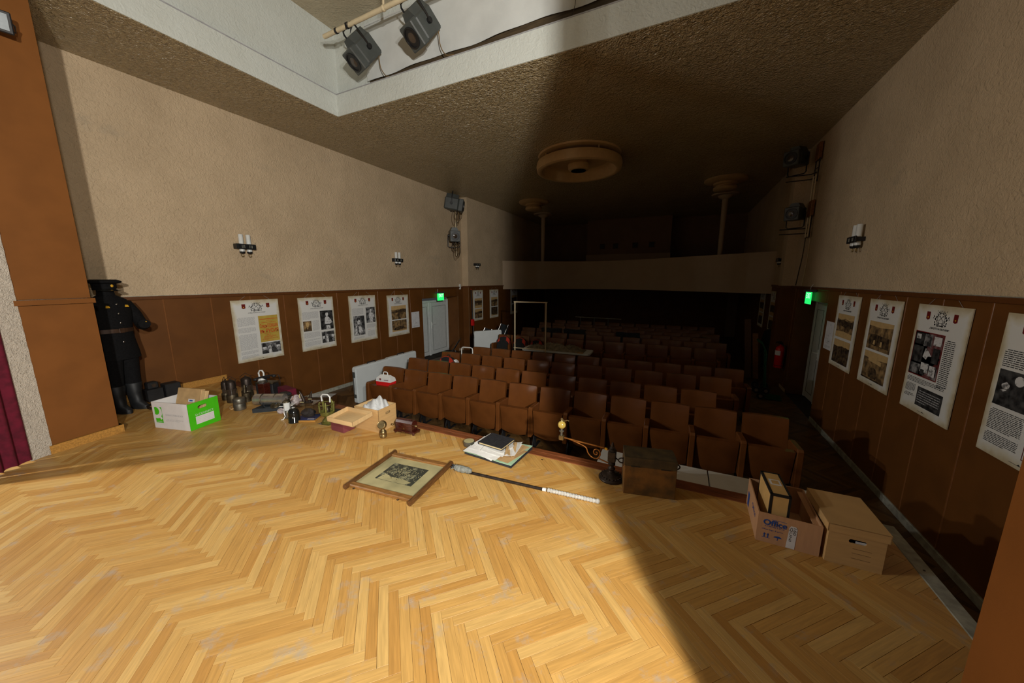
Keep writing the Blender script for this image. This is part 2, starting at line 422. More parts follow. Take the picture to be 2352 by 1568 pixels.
M['framedark'] = mat('frame_dark_edge', lin((92, 60, 30)), 0.45, stretch=(14, 2, 14), scale=6, var=0.3)
M['mahog'] = mat('mahogany_varnish', lin((62, 24, 16)), 0.22, stretch=(2, 14, 14), scale=6, var=0.3, coat=0.4)
M['chest'] = mat('old_chest_paint', lin((126, 86, 38)), 0.6, alt=lin((82, 60, 32)), scale=9, detail=8, thr=(0.4, 0.66), bump=0.2, bscale=40)
M['chestlid'] = mat('old_chest_lid', lin((84, 68, 40)), 0.62, alt=lin((58, 48, 32)), scale=9, detail=8, bump=0.2, bscale=40)
M['maroon'] = mat('maroon_card', lin((124, 62, 66)), 0.7, var=0.05)
M['orange'] = mat('orange_sticker', lin((255, 120, 10)), 0.6)
M['wrap'] = mat('bubble_wrap', (0.80, 0.82, 0.82), 0.18, var=0.08, scale=30, bump=0.6, bscale=90, trans=0.25)
M['plasticbag'] = mat('pinkish_plastic_film', (0.62, 0.54, 0.54), 0.15, var=0.15, scale=25, bump=0.6, bscale=30, trans=0.3)
M['acrylic'] = mat('clear_acrylic', (0.95, 0.95, 0.94), 0.03, var=0.01, trans=1.0, ior=1.4)
M['mesh_dark'] = mat('dark_rock', (0.03, 0.035, 0.045), 0.6, var=0.4, scale=20, bump=0.8, bscale=30)
M['olive'] = mat('olive_brass', lin((116, 114, 56)), 0.35, 0.35, var=0.3, scale=18)
M['blackenamel'] = mat('black_enamel', (0.012, 0.012, 0.011), 0.14, var=0.1, spec=0.6)
M['steel'] = mat('brushed_aluminium', (0.50, 0.48, 0.44), 0.34, 0.85, var=0.15, scale=20)
M['tin'] = mat('dull_tin', (0.17, 0.16, 0.13), 0.45, 0.75, var=0.3, scale=20)
M['dbrass'] = mat('blackened_brass', (0.095, 0.075, 0.045), 0.45, 0.7, var=0.45, scale=22)
M['rubber'] = mat('dark_blue_rubber', (0.022, 0.028, 0.034), 0.5, var=0.25)
M['book'] = mat('black_book_cloth', (0.022, 0.022, 0.026), 0.6, var=0.25, scale=40, bump=0.1)
M['pages'] = mat('old_pages', lin((196, 176, 130)), 0.8, stretch=(1, 1, 60), scale=8, var=0.2)
M['sheet'] = mat('white_sheet', (0.80, 0.79, 0.75), 0.7, var=0.05)
M['kraft'] = mat('kraft_paper', lin((190, 156, 108)), 0.75, var=0.1)
M['mint'] = mat('mint_folder', lin((172, 205, 172)), 0.7, var=0.1)
M['rope'] = mat('white_rope', (0.50, 0.48, 0.43), 0.8, var=0.15, scale=60, bump=0.8, bscale=120)
M['rag'] = mat('grey_rag', lin((128, 130, 122)), 0.9, var=0.25, scale=40, bump=0.9, bscale=60)
M['photoold'] = mat('old_group_photo', lin((58, 60, 52)), 0.3, alt=lin((150, 148, 118)), scale=26, detail=6, thr=(0.52, 0.72))
M['mount'] = mat('stained_photo_mount', lin((178, 168, 124)), 0.3, alt=lin((140, 134, 98)), scale=4, thr=(0.45, 0.75))
M['orangeglass'] = mat('amber_glass_ball', lin((176, 150, 74)), 0.15, var=0.15, spec=0.6)
M['copper'] = mat('copper_pipe', lin((150, 96, 44)), 0.4, 0.7, var=0.3, scale=20)
M['greenmetal'] = mat('green_dolly_paint', lin((10, 70, 44)), 0.45, var=0.15)
M['bagred'] = mat('bag_red', lin((210, 30, 30)), 0.5, var=0.05)
M['bagorange'] = mat('backpack_orange', lin((180, 46, 22)), 0.7, var=0.1)
M['bagwhite'] = mat('bag_white', (0.72, 0.72, 0.70), 0.5, var=0.04)
M['net'] = mat('camouflage_net', lin((122, 112, 92)), 0.9, var=0.35, scale=14, bump=0.8)
M['cable'] = mat('cable_brown', lin((120, 98, 66)), 0.6, var=0.1)
M['uniform'] = mat('black_wool', (0.006, 0.006, 0.0065), 0.9, var=0.3, scale=60, spec=0.2)
M['belt'] = mat('brown_belt', lin((62, 42, 28)), 0.5, var=0.2)
M['boot'] = mat('black_rubber_boot', (0.010, 0.011, 0.012), 0.55, var=0.3, scale=9)
M['ledglass'] = mat('flood_glass', (0.30, 0.34, 0.37), 0.5, var=0.1, scale=20)
M['kraftbox'] = mat('kraft_magazine_file', lin((204, 166, 104)), 0.7, var=0.06)
M['ledge'] = mat('shaded_ledge_wood', lin((74, 60, 40)), 0.7, stretch=(1, 12, 12), scale=5, var=0.25)  # brown wood, with the shade below the fabric screen put into its colour
M['blacktape'] = mat('black_tape', (0.012, 0.012, 0.013), 0.5, var=0.2)
M['whiteboard'] = mat('white_laminate_board', (0.62, 0.62, 0.60), 0.4, alt=(0.52, 0.50, 0.46), scale=5, thr=(0.55, 0.8))

# ------------------------------------------------------------------ flat lettering
_font_cache = {}
def text_polys(s, size):
    key = (s, size)
    if key in _font_cache: return _font_cache[key]
    cu = bpy.data.curves.new('lettering', 'FONT'); cu.body = s; cu.size = size; cu.align_x = 'CENTER'; cu.resolution_u = 3
    ob = bpy.data.objects.new('lettering', cu); COL.objects.link(ob)
    dg = bpy.context.evaluated_depsgraph_get()
    me = bpy.data.meshes.new_from_object(ob.evaluated_get(dg))
    res = ([tuple(v.co) for v in me.vertices], [tuple(p.vertices) for p in me.polygons])
    bpy.data.meshes.remove(me); bpy.data.objects.remove(ob); bpy.data.curves.remove(cu)
    _font_cache[key] = res
    return res
def put_text(mb, s, cx, cz, height, width, y, bold=0.0):
    """lettering in the x,z plane facing -y, fitted to a width"""
    v, f = text_polys(s, 1.0)
    if not v: return
    xs = [p[0] for p in v]; ys = [p[1] for p in v]
    w = max(xs)-min(xs) or 1; h = max(ys)-min(ys) or 1
    kx = width/w; kz = height/h; mx = (max(xs)+min(xs))/2; my = (max(ys)+min(ys))/2
    for q, (dx, dz) in enumerate(((0, 0),) if not bold else ((-bold, 0), (bold, 0), (0, bold), (0, -bold))):
        mb.add([(cx+(p[0]-mx+dx)*kx, y-.0003*q, cz+(p[1]-my+dz)*kz) for p in v], f)
def put_lines(mb, x0, x1, z0, z1, n, y, fill=0.5, rng=None):
    rng = rng or random
    h = (z1-z0)/n
    for i in range(n):
        z = z1-(i+0.5)*h; x = x0 + (0.02 if i == 0 else 0)
        end = x1 if i < n-1 else x0+(x1-x0)*rng.uniform(0.4, 0.8)
        while x < end-0.006:
            w = min(rng.uniform(0.012, 0.05), end-x)
            mb.add([(x, y, z-h*fill/2), (x+w, y, z-h*fill/2), (x+w, y, z+h*fill/2), (x, y, z+h*fill/2)], [(0,1,2,3)])
            x += w+0.007

# ================================================================== STRUCTURE
# ---- stage floor with herringbone parquet
XS0, XS1 = -7.12, 1.43
YP = 3.05                                   # parquet ends, edge boards begin
fl = MB(); fl.box(XL, 1.50, -1.9, YE+0.05, -0.10, -0.013); fl.box(XL, 1.50, YE-0.02, YE+0.05, ZF, -0.10); fl.box(1.44, 1.50, -1.9, YE, ZF, -0.1)
floor = struct('floor', fl, M['subfloor'])
BL, BW = 0.450, 0.0528
HW = BW/math.sqrt(2)
def herring(x0, x1, y0, y1, ox=-1.33, oy=1.263):
    """centres and signs of herringbone blocks laid at 45 degrees, rows along x"""
    out = []
    pr = BL/math.sqrt(2)
    j0 = int(math.floor((y0-oy)/pr))-1; j1 = int(math.ceil((y1-oy)/pr))+1
    for j in range(j0, j1+1):
        s = 1 if j % 2 == 0 else -1
        cy = oy + (BL/2-BW/2)/math.sqrt(2) + j*pr
        cx0 = ox + (BL+BW)/2/math.sqrt(2) - (0 if s == 1 else HW)
        k0 = int(math.floor((x0-cx0)/(2*HW)))-4; k1 = int(math.ceil((x1-cx0)/(2*HW)))+4
        for k in range(k0, k1+1):
            out.append((cx0+2*HW*k, cy, s))
    return out
def clip_poly(poly, x0, x1, y0, y1):
    def cl(P, f, g):
        o = []
        for i in range(len(P)):
            a, b = P[i-1], P[i]; fa, fb = f(a), f(b)
            if (fa >= 0) != (fb >= 0):
                t = fa/(fa-fb); o.append((a[0]+(b[0]-a[0])*t, a[1]+(b[1]-a[1])*t))
            if fb >= 0: o.append(b)
        return o
    for f in (lambda p: p[0]-x0, lambda p: x1-p[0], lambda p: p[1]-y0, lambda p: y1-p[1]):
        poly = cl(poly, f, None)
        if len(poly) < 3: return []
    return poly
def board_local(g=0.0005, zt=0.0, zb=-0.012, c=0.0004):
    a, b = BL/2-g, BW/2-g
    vs = [(-a,-b,zb),(a,-b,zb),(a,b,zb),(-a,b,zb), (-a,-b,zt-c),(a,-b,zt-c),(a,b,zt-c),(-a,b,zt-c), (-a+c,-b+c,zt),(a-c,-b+c,zt),(a-c,b-c,zt),(-a+c,b-c,zt)]
    fs = [(8,9,10,11)] + [(i, (i+1) % 4, (i+1) % 4+4, i+4) for i in range(4)] + [(i+4, (i+1) % 4+4, (i+1) % 4+8, i+8) for i in range(4)]
    return vs, fs
def set_uv(me, uvs):
    l = me.uv_layers.new(name='UVMap')
    flat = []
    for p in me.polygons:
        for vi in p.vertices: flat.extend(uvs[vi])
    l.data.foreach_set('uv', flat)
bv, bf = board_local()
bme = bpy.data.meshes.new('parquet_block'); bme.from_pydata(bv, [], bf); bme.materials.append(M['parquet']); set_uv(bme, [(p[0], p[1]) for p in bv])
blocks = herring(-6.9, XS1, -1.85, YP)
cand = []
for (cx, cy, s) in blocks:
    e = BL/2/math.sqrt(2)+BW/2
    inside = XS0+e < cx < XS1-e and -1.85+e < cy < YP-e
    d = Vector((cx, cy, 0))-Vector((0, 0, CAM_H)); zf = d.dot(fw)
    vis = False
    if zf > 0.15:
        px = CX+F_PX*d.dot(rt)/zf; py = CY-F_PX*d.dot(up)/zf
        vis = -60 < px < 2412 and py < 1640
    cand.append((inside and vis, d.length, cx, cy, s))
near = sorted([c for c in cand if c[0]], key=lambda c: c[1])[:300]
nearset = set((c[2], c[3]) for c in near)
rng = random.Random(3)
for c in near:
    o = bpy.data.objects.new('parquet_block', bme); COL.objects.link(o); o.parent = floor
    o.location = (c[2]+rng.uniform(-.0004, .0004), c[3]+rng.uniform(-.0004, .0004), -rng.random()*0.0005)
    o.rotation_euler = (R(rng.uniform(-.06, .06)), R(rng.uniform(-.015, .015)), R(45*c[4]))
def parquet_stuff(name, blocks, skip, x0, x1, y0, y1, zt, material, parent, holes=()):
    V = []; Fc = []; UV = []; RN = []
    rg = random.Random(11)
    for (cx, cy, s) in blocks:
        if (cx, cy) in skip: continue
        if any(h[0] < cx < h[1] and h[2] < cy < h[3] for h in holes): continue
        a, b = BL/2-0.0006, BW/2-0.0006; c45 = math.sqrt(.5)
        rot = lambda x, y: (cx+(x-s*y)*c45, cy+(s*x+y)*c45)
        inv = lambda X, Y: (((X-cx)+s*(Y-cy))*c45, (-s*(X-cx)+(Y-cy))*c45)
        poly = clip_poly([rot(-a,-b), rot(a,-b), rot(a,b), rot(-a,b)], x0, x1, y0, y1)
        if len(poly) < 3: continue
        n = len(poly); bs = len(V); dz = -rg.random()*0.0009; r = rg.random()
        for z in (-0.012, 0):
            for p in poly: V.append((p[0], p[1], zt+dz+z)); UV.append(inv(*p))
        Fc.append(tuple(range(bs+n, bs+2*n))); RN.append(r)
        for i in range(n): Fc.append((bs+i, bs+(i+1) % n, bs+n+(i+1) % n, bs+n+i)); RN.append(r)
    me = bpy.data.meshes.new(name); me.from_pydata(V, [], Fc); me.materials.append(material); set_uv(me, UV)
    at = me.attributes.new('rnd', 'FLOAT', 'FACE'); at.data.foreach_set('value', RN)
    o = bpy.data.objects.new(name, me); COL.objects.link(o); o.parent = parent; o['kind'] = 'stuff'
    return o
parquet_stuff('parquet_field', blocks, nearset, XS0, XS1, -1.85, YP, 0.0, M['parquet'], floor)

e = struct('trim_1', MB().rbox(XL, 1.43, YP, 3.125, -0.05, 0.004, 0.004), M['redwood'])
MB().rbox(XL, 1.43, 3.128, 3.20, -0.12, 0.0, 0.006).build('nosing', M['redwood'], e)
e = struct('trim_2', MB().rbox(1.43, 1.515, -1.9, 3.2, -0.06, 0.004, 0.004), M['greytrim'])
for y in (1.7, 2.2, 2.75): MB().cyl((1.47, y, 0.003), (1.47, y, 0.006), 0.006, n=8).build('screw', M['iron'], e)

# ---- hall floor
hf = struct('floor_hall', MB().box(XL-0.6, XR+0.5, 1.0, 18.6, ZF-0.1, ZF-0.013), M['subfloor'])
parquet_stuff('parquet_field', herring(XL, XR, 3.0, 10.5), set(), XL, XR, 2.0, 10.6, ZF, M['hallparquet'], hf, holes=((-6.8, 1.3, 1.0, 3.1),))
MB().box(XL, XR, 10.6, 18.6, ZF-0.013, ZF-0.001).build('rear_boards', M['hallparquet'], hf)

# ---- side walls: plaster shell with door openings, wainscot panels, battens, cap
def side_wall(name, x, out, y0, y1, dy0, dy1, dz, wz, pitch0, pitch_w):
    """out = -1 for the left wall (material lies to -x), +1 for the right wall"""
    t = 0.5
    xa, xb = (x, x+out*t) if out > 0 else (x+out*t, x)
    b = MB()
    b.box(xa, xb, y0, dy0, ZF, ZC+0.05); b.box(xa, xb, dy1, y1, ZF, ZC+0.05); b.box(xa, xb, dy0, dy1, dz, ZC+0.05)
    w = struct(name, b, M['plaster'])
    inn = -out
    f = lambda d: sorted((x+inn*d, x))
    ys = []
    y = pitch0
    while y > y0+0.05: y -= pitch_w
    while y < y1:
        ys.append(max(y, y0)); y += pitch_w
    ys.append(y1)
    for a, c in zip(ys[:-1], ys[1:]):
        segs = [(a, c, ZF+0.09, wz-0.05)]
        if c > dy0 and a < dy1:
            segs = []
            if a < dy0: segs.append((a, dy0, ZF+0.09, wz-0.05))
            if c > dy1: segs.append((dy1, c, ZF+0.09, wz-0.05))
            segs.append((max(a, dy0), min(c, dy1), dz, wz-0.05))
        for (p, q, z0, z1) in segs:
            if q-p < 0.03: continue
            xx = f(0.014)
            MB().rbox(xx[0], xx[1], p+0.003, q-0.003, z0, z1, 0.002).build('wainscot_panel', M['panel'], w)
        if not (dy0-0.02 < a < dy1+0.02) and a > y0+0.05:
            xx = f(0.019)
            MB().rbox(xx[0], xx[1], a-0.009, a+0.009, ZF+0.09, wz-0.05, 0.003).build('batten', M['batten'], w)
    xx = f(0.035)
    MB().rbox(xx[0], xx[1], y0, y1, wz-0.05, wz, 0.006).build('wainscot_cap', M['capwood'], w)
    xx = f(0.02)
    MB().box(xx[0], xx[1], y0, y1, wz, wz+0.006).build('dust_strip', M['greytrim'], w)
    # reveal lining of the doorway
    xr = sorted((x-out*0.0, x+out*0.46))
    MB().box(xr[0], xr[1], dy1-0.012, dy1, ZF, dz).build('door_reveal', M['panel'], w)
    MB().box(xr[0], xr[1], dy0, dy0+0.012, ZF, dz).build('door_reveal', M['panel'], w)
    MB().box(xr[0], xr[1], dy0, dy1, dz-0.012, dz).build('door_reveal', M['panel'], w)
    return w
YCL, YCR = 10.7, 10.3
side_wall('wall_left', XL, -1, 1.0, YCL, 8.45, 10.38, 1.19, WL, 2.50, 0.602)
side_wall('wall_right', XR, 1, 1.0, YCR, 7.82, 9.60, 1.36, WR, 4.262, 0.61)
# baseboards
b = struct('baseboard_left', MB().rbox(XL, XL+0.025, 1.45, YE+0.05, 0.0, 0.11, 0.006), M['oak'])
MB().rbox(XL, XL+0.025, YE+0.1, 8.43, ZF, ZF+0.09, 0.006).build('hall_board', M['greytrim'], b)
b = struct('baseboard_right', MB().rbox(XR-0.03, XR, 3.45, 7.8, ZF, ZF+0.09, 0.006), M['greytrim'])
MB().rbox(XR-0.05, XR, 2.2, 3.42, ZF, ZF+0.10, 0.006).build('floor_batten', M['greytrim'], b)

# ---- splayed wall pieces towards the balcony
def wall_run(name, pts, wz, flip):
    """polyline of wall faces, plaster above, wainscot below"""
    w = None
    b = MB()
    for (p, q) in zip(pts[:-1], pts[1:]):
        p = Vector((*p, 0)); q = Vector((*q, 0)); d = (q-p).normalized(); n = Vector((-d.y, d.x, 0))*(1 if flip else -1)
        o = -n*0.3
        b.add([p+Vector((0,0,ZF)), q+Vector((0,0,ZF)), q+o+Vector((0,0,ZF)), p+o+Vector((0,0,ZF)), p+Vector((0,0,ZC+.05)), q+Vector((0,0,ZC+.05)), q+o+Vector((0,0,ZC+.05)), p+o+Vector((0,0,ZC+.05))],
              [(0,3,2,1),(4,5,6,7),(0,1,5,4),(1,2,6,5),(2,3,7,6),(3,0,4,7)])
    w = struct(name, b, M['plaster'])
    for (p, q) in zip(pts[:-1], pts[1:]):
        p = Vector((*p, 0)); q = Vector((*q, 0)); L = (q-p).length; d = (q-p).normalized(); n = Vector((-d.y, d.x, 0))*(1 if flip else -1)
        k = max(1, round(L/0.6)); s = L/k
        for i in range(k):
            a = p+d*(i*s+0.002); c = p+d*((i+1)*s-0.002)
            z0, z1 = Vector((0,0,ZF)), Vector((0,0,wz-0.05)); oo = n*0.014
            MB().add([a+z0, c+z0, c+oo+z0, a+oo+z0, a+z1, c+z1, c+oo+z1, a+oo+z1], [(0,3,2,1),(4,5,6,7),(0,1,5,4),(1,2,6,5),(2,3,7,6),(3,0,4,7)]).build('wainscot_panel', M['panel'], w)
        oo = n*0.035; z0, z1 = Vector((0,0,wz-0.05)), Vector((0,0,wz))
        MB().add([p+z0, q+z0, q+oo+z0, p+oo+z0, p+z1, q+z1, q+oo+z1, p+oo+z1], [(0,3,2,1),(4,5,6,7),(0,1,5,4),(1,2,6,5),(2,3,7,6),(3,0,4,7)]).build('wainscot_cap', M['capwood'], w)
    return w
LRUN = [(XL, YCL), (-6.88, 10.72), (-6.84, 12.0), (-6.80, 13.5), (-6.80, 18.5)]
RRUN = [(XR, YCR), (XR+0.01, 12.0), (XR+0.02, 18.5)]
wall_run('wall_left_rear', LRUN, WL+0.02, False)
wall_run('wall_right_rear', RRUN, WR, True)
pl = struct('wall_right_pilaster', MB().box(2.12, XR, 10.16, 10.46, ZF, ZC), M['plaster'])
MB().rbox(2.106, XR, 10.146, 10.474, ZF, WR-.05, .003).build('wainscot_panel', M['panel'], pl)
MB().rbox(2.09, XR, 10.13, 10.49, WR-.05, WR, .005).build('wainscot_cap', M['capwood'], pl)
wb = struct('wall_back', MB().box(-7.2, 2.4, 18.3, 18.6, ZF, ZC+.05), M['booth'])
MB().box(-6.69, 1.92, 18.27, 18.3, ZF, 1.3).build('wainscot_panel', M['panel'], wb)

# ---- ceiling with the stage light recess
HX0, HX1, HY0, HY1 = -5.63, 0.85, 1.0, 4.70
c = MB()
zt = ZC+0.33
c.box(XL-.5, HX0, 0.6, 18.6, ZC, zt); c.box(HX1, XR+.5, 0.6, 18.6, ZC, zt); c.box(HX0, HX1, HY1, 18.6, ZC, zt); c.box(HX0, HX1, 0.6, HY0, ZC, zt)
ceiling = struct('ceiling', c, M['ceiling'])
f = MB()
f.box(HX0-.001, HX0+0.014, HY0, HY1, ZC+0.004, zt+0.012); f.box(HX0, HX1, HY1-0.014, HY1+.001, ZC+0.004, zt+0.012); f.box(HX1-0.014, HX1, HY0, HY1, ZC+0.004, zt+0.012)
f.build('recess_fascia', M['recess'], ceiling)
f = MB(); f.box(HX0-.02, HX0+0.020, HY0, HY1, zt+0.012, zt+.026); f.box(HX0, HX1, HY1-0.020, HY1+.02, zt+0.012, zt+.026); f.build('fascia_rim', M['rim'], ceiling)
r = MB()
RZ = 6.02
r.box(HX0-0.22, HX0-0.16, 0.6, HY1+0.22, zt, RZ); r.box(HX0-0.22, HX1+0.22, HY1+0.18, HY1+0.24, zt, RZ); r.box(HX1+0.16, HX1+0.22, 0.6, HY1+0.2, zt, RZ)
r.build('recess_wall', M['recess'], ceiling)
MB().box(HX0-0.22, HX1+0.22, 0.6, HY1+0.24, RZ, RZ+0.1).build('recess_soffit', M['soffit'], ceiling)
MB().box(-5.0, HX1+.1, HY1+0.165, HY1+0.18, zt, 5.30).build('shade_gap_board', M['ledge'], ceiling)  # wooden wall strip, coloured dark to paint the shadow gap under the screen hem

# ---- proscenium: pillars with panels, rough stucco return, header above
def proscenium(name, s):
    mx = (lambda x: x) if s < 0 else (lambda x: -4.86-x)
    def P(pts): return pts if s < 0 else [(mx(x), y) for x, y in pts][::-1]
    b = MB()
    b.slab(P([(XL-.4, 0.95), (-5.70, 0.95), (-5.81, 1.43), (XL-.4, 1.43)]), -0.1, ZC+0.05)
    w = struct(name, b, M['stucco'])
    MB().slab(P([(-5.72, 0.94), (-5.665, 0.94), (-5.775, 1.455), (-5.83, 1.455)]), 0.09, 1.50).build('lower_panel', M['pillar'], w)
    MB().slab(P([(XL-.1, 1.432), (-5.775, 1.432), (-5.775, 1.455), (XL-.1, 1.455)]), 0.09, 1.50).build('face_panel', M['pillar'], w)
    MB().slab(P([(-5.72, 0.93), (-5.650, 0.93), (-5.765, 1.475), (-5.85, 1.475)]), 1.505, 1.555).build('rail', M['pillar'], w)
    MB().slab(P([(-5.73, 0.94), (-5.675, 0.94), (-5.785, 1.447), (-5.84, 1.447)]), 1.56, ZC).build('upper_panel', M['pillar'], w)
    MB().slab(P([(-5.72, 0.93), (-5.640, 0.93), (-5.755, 1.49), (-5.84, 1.49)]), 0.0, 0.088).build('base_board', M['oak'], w)
    MB().slab(P([(XL-.1, 1.44), (-5.775, 1.44), (-5.765, 1.485), (XL-.1, 1.485)]), 0.0, 0.088).build('base_board', M['oak'], w)
    def st(u, v):
        x, y = -5.66+0.05*(1-u), 0.80+0.15*u
        return (mx(x)+0.006*math.sin(v*180+u*9)*(-s), y, v*4.5)
    g = MB(); g.grid(6, 120, st, True, thick=0.03); g.build('stucco_return', M['stucco'], w)
    return w
proscenium('wall_stage_left', -1)
proscenium('wall_stage_right', 1)

# ---- curtains at the wings
def drape(name, s, A, B, z0, z1, folds, amp, material, label, phase=0.0):
    mx = (lambda x: x) if s < 0 else (lambda x: -4.78-x)
    A = Vector((mx(A[0]), A[1], 0)); B = Vector((mx(B[0]), B[1], 0)); d = B-A; n = Vector((-d.y, d.x, 0)).normalized()
    def fn(u, v):
        k = amp*(0.6+0.4*(1-v))*math.sin(u*folds*2*PI+phase+0.6*math.sin(v*3))
        p = A+d*u+n*k
        return (p.x, p.y, z0+(z1-z0)*v+(0.012*math.sin(u*17+phase) if v == 0 else 0))
    g = MB(); g.grid(48, 14, fn, True, thick=0.006)
    return tag(g.build(name, material), label, 'curtain')
drape('stage_curtain', -1, (-5.60, 0.80), (-5.44, 0.53), 0.015, 4.5, 3.0, 0.022, M['curtain'], 'burgundy velvet stage curtain hanging beside the left stage pillar')
drape('wing_drape', -1, (-5.40, 0.56), (-5.33, 0.42), 0.02, 4.5, 2.0, 0.012, M['blackcloth'], 'black wing drape hanging in front of the burgundy curtain', 1.0)
drape('stage_curtain', 1, (-5.63, 0.83), (-5.47, 0.60), 0.015, 4.5, 3.0, 0.03, M['curtain'], 'burgundy velvet stage curtain hanging in the right wing')

# ---- balcony: parapet on a curve, floor slab, columns
PZ0, PZ1 = 1.36, 2.50
ctrl = [(-6.83, 13.25), (-6.1, 13.8), (-5.3, 14.45), (-4.2, 15.1), (-3.2, 15.25), (-2.2, 15.05), (-1.0, 14.45), (-0.1, 13.85), (0.7, 13.3), (1.5, 12.75), (2.37, 12.1)]
def catmull(pts, k=5):
    out = []
    for i in range(len(pts)-1):
        p0 = Vector(pts[max(i-1, 0)]); p1 = Vector(pts[i]); p2 = Vector(pts[i+1]); p3 = Vector(pts[min(i+2, len(pts)-1)])
        for j in range(k):
            t = j/k
            out.append(0.5*((2*p1)+(p2-p0)*t+(2*p0-5*p1+4*p2-p3)*t*t+(3*p1-p0-3*p2+p3)*t**3))
    out.append(Vector(pts[-1])); return out
pc = catmull(ctrl)
b = MB(); n = len(pc)
vs = []
for z, o in ((PZ0, 0), (PZ1, 0), (PZ1, 0.16), (PZ0, 0.16)):
    vs += [(p[0], p[1]+o, z) for p in pc]
fs = []
for k in range(4):
    k2 = (k+1) % 4
    for i in range(n-1): fs.append((k*n+i, k*n+i+1, k2*n+i+1, k2*n+i))
b.add(vs, fs, True)
balc = struct('balcony', b, M['parapet'])
b = MB()
vs = [(p[0], p[1]-0.02, PZ1) for p in pc]+[(p[0], p[1]+0.2, PZ1) for p in pc]+[(p[0], p[1]-0.02, PZ1+.035) for p in pc]+[(p[0], p[1]+0.2, PZ1+.035) for p in pc]
fs = []
for i in range(n-1): fs += [(i, i+1, 2*n+i+1, 2*n+i), (2*n+i, 2*n+i+1, 3*n+i+1, 3*n+i), (n+i+1, n+i, 3*n+i, 3*n+i+1), (i+1, i, n+i, n+i+1)]
b.add(vs, fs, False); b.build('coping', M['parapet'], balc)
b = MB()
vs = [(p[0], p[1]+0.1, z) for z in (PZ0+0.02, PZ0+0.22) for p in pc]+[(p[0], 18.3, z) for z in (PZ0+0.02, PZ0+0.22) for p in pc]
fs = []
for i in range(n-1): fs += [(2*n+i, 2*n+i+1, i+1, i), (n+i, n+i+1, 3*n+i+1, 3*n+i)]
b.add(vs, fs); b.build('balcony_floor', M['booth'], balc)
for (x, y) in ((-5.59, 14.78), (1.115, 14.07)):
    b = MB().cyl((x, y, PZ0), (x, y, ZC-0.1), 0.062, 0.088, 20)
    col = struct('column', b, M['parapet'])
    MB().lathe([(0.10, -0.16), (0.20, -0.10), (0.22, -0.05), (0.40, -0.04), (0.42, 0.0)], 28, (x, y, ZC)).build('capital', M['parapet'], col)

# ---- projection booth on the balcony
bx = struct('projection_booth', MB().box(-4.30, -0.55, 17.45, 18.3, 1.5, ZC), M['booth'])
for cx in (-3.55, -2.93, -2.05, -1.33):
    b = MB(); b.box(cx-.11, cx+.11, 17.435, 17.452, 3.22, 3.44); w = b.build('booth_window', M['blackplastic'], bx)
    b = MB(); b.box(cx-.13, cx+.13, 17.43, 17.45, 3.44, 3.46); b.box(cx-.13, cx+.13, 17.43, 17.45, 3.20, 3.22); b.box(cx-.13, cx-.11, 17.43, 17.45, 3.2, 3.46); b.box(cx+.11, cx+.13, 17.43, 17.45, 3.2, 3.46); b.build('frame', M['panel'], w)
MB().box(-4.32, -0.53, 17.40, 17.45, 1.5, 2.95).build('booth_dado', M['parapet'], bx)

# ---- doors
def pvc_door(name, x, inn, y0, y1, z1, split):
    """inn: direction (+1/-1) in x towards the hall"""
    b = MB(); t = 0.06
    xs = lambda a, c: sorted((x+inn*a, x+inn*c))
    X = xs(0, t)
    b.rbox(X[0], X[1], y0, y0+0.07, ZF, z1, .006); b.rbox(X[0], X[1], y1-0.07, y1, ZF, z1, .006); b.rbox(X[0], X[1], y0+0.07, y1-0.07, z1-0.07, z1, .006); b.rbox(X[0], X[1], split-0.04, split+0.04, ZF, z1-0.07, .006)
    d = struct(name, b, M['pvc'])
    for (a, c) in ((y0+0.075, split-0.045), (split+0.045, y1-0.075)):
        X = xs(0.01, 0.055)
        lf = MB().rbox(X[0], X[1], a, c, ZF+0.02, z1-0.075, 0.006).build('leaf', M['pvc'], d)
        X = xs(0.055, 0.060)
        g = 0.09
        if c-a > 0.3:
            q = MB(); q.box(X[0], X[1], a+g, a+g+.008, ZF+.15, z1-.2); q.box(X[0], X[1], c-g-.008, c-g, ZF+.15, z1-.2); q.box(X[0], X[1], a+g, c-g, z1-.208, z1-.2); q.box(X[0], X[1], a+g, c-g, ZF+.15, ZF+.158)
            q.build('gasket', M['dgrey'], lf)
        X = xs(0.004, 0.056)
    X = xs(0.055, 0.075)
    ya = split+0.09
    h = MB(); h.rbox(X[0], X[1], ya-0.016, ya+0.016, ZF+0.92, ZF+1.14, .005); h.build('handle_plate', M['white'], d)
    h = MB(); h.tube([(x+inn*0.07, ya, ZF+1.07), (x+inn*0.115, ya, ZF+1.07), (x+inn*0.12, ya+0.03, ZF+1.07), (x+inn*0.12, ya+0.14, ZF+1.065)], 0.011, 8); h.build('handle', M['white'], d)
    MB().cyl((x+inn*0.07, ya, ZF+0.97), (x+inn*0.08, ya, ZF+0.97), 0.009, n=10).build('lock', M['black'], d)
    return d
pvc_door('door_1', -7.60, 1, 8.66, 10.36, 1.07, 9.32)
pvc_door('door_2', 2.70, -1, 7.90, 9.58, 1.34, 8.9)

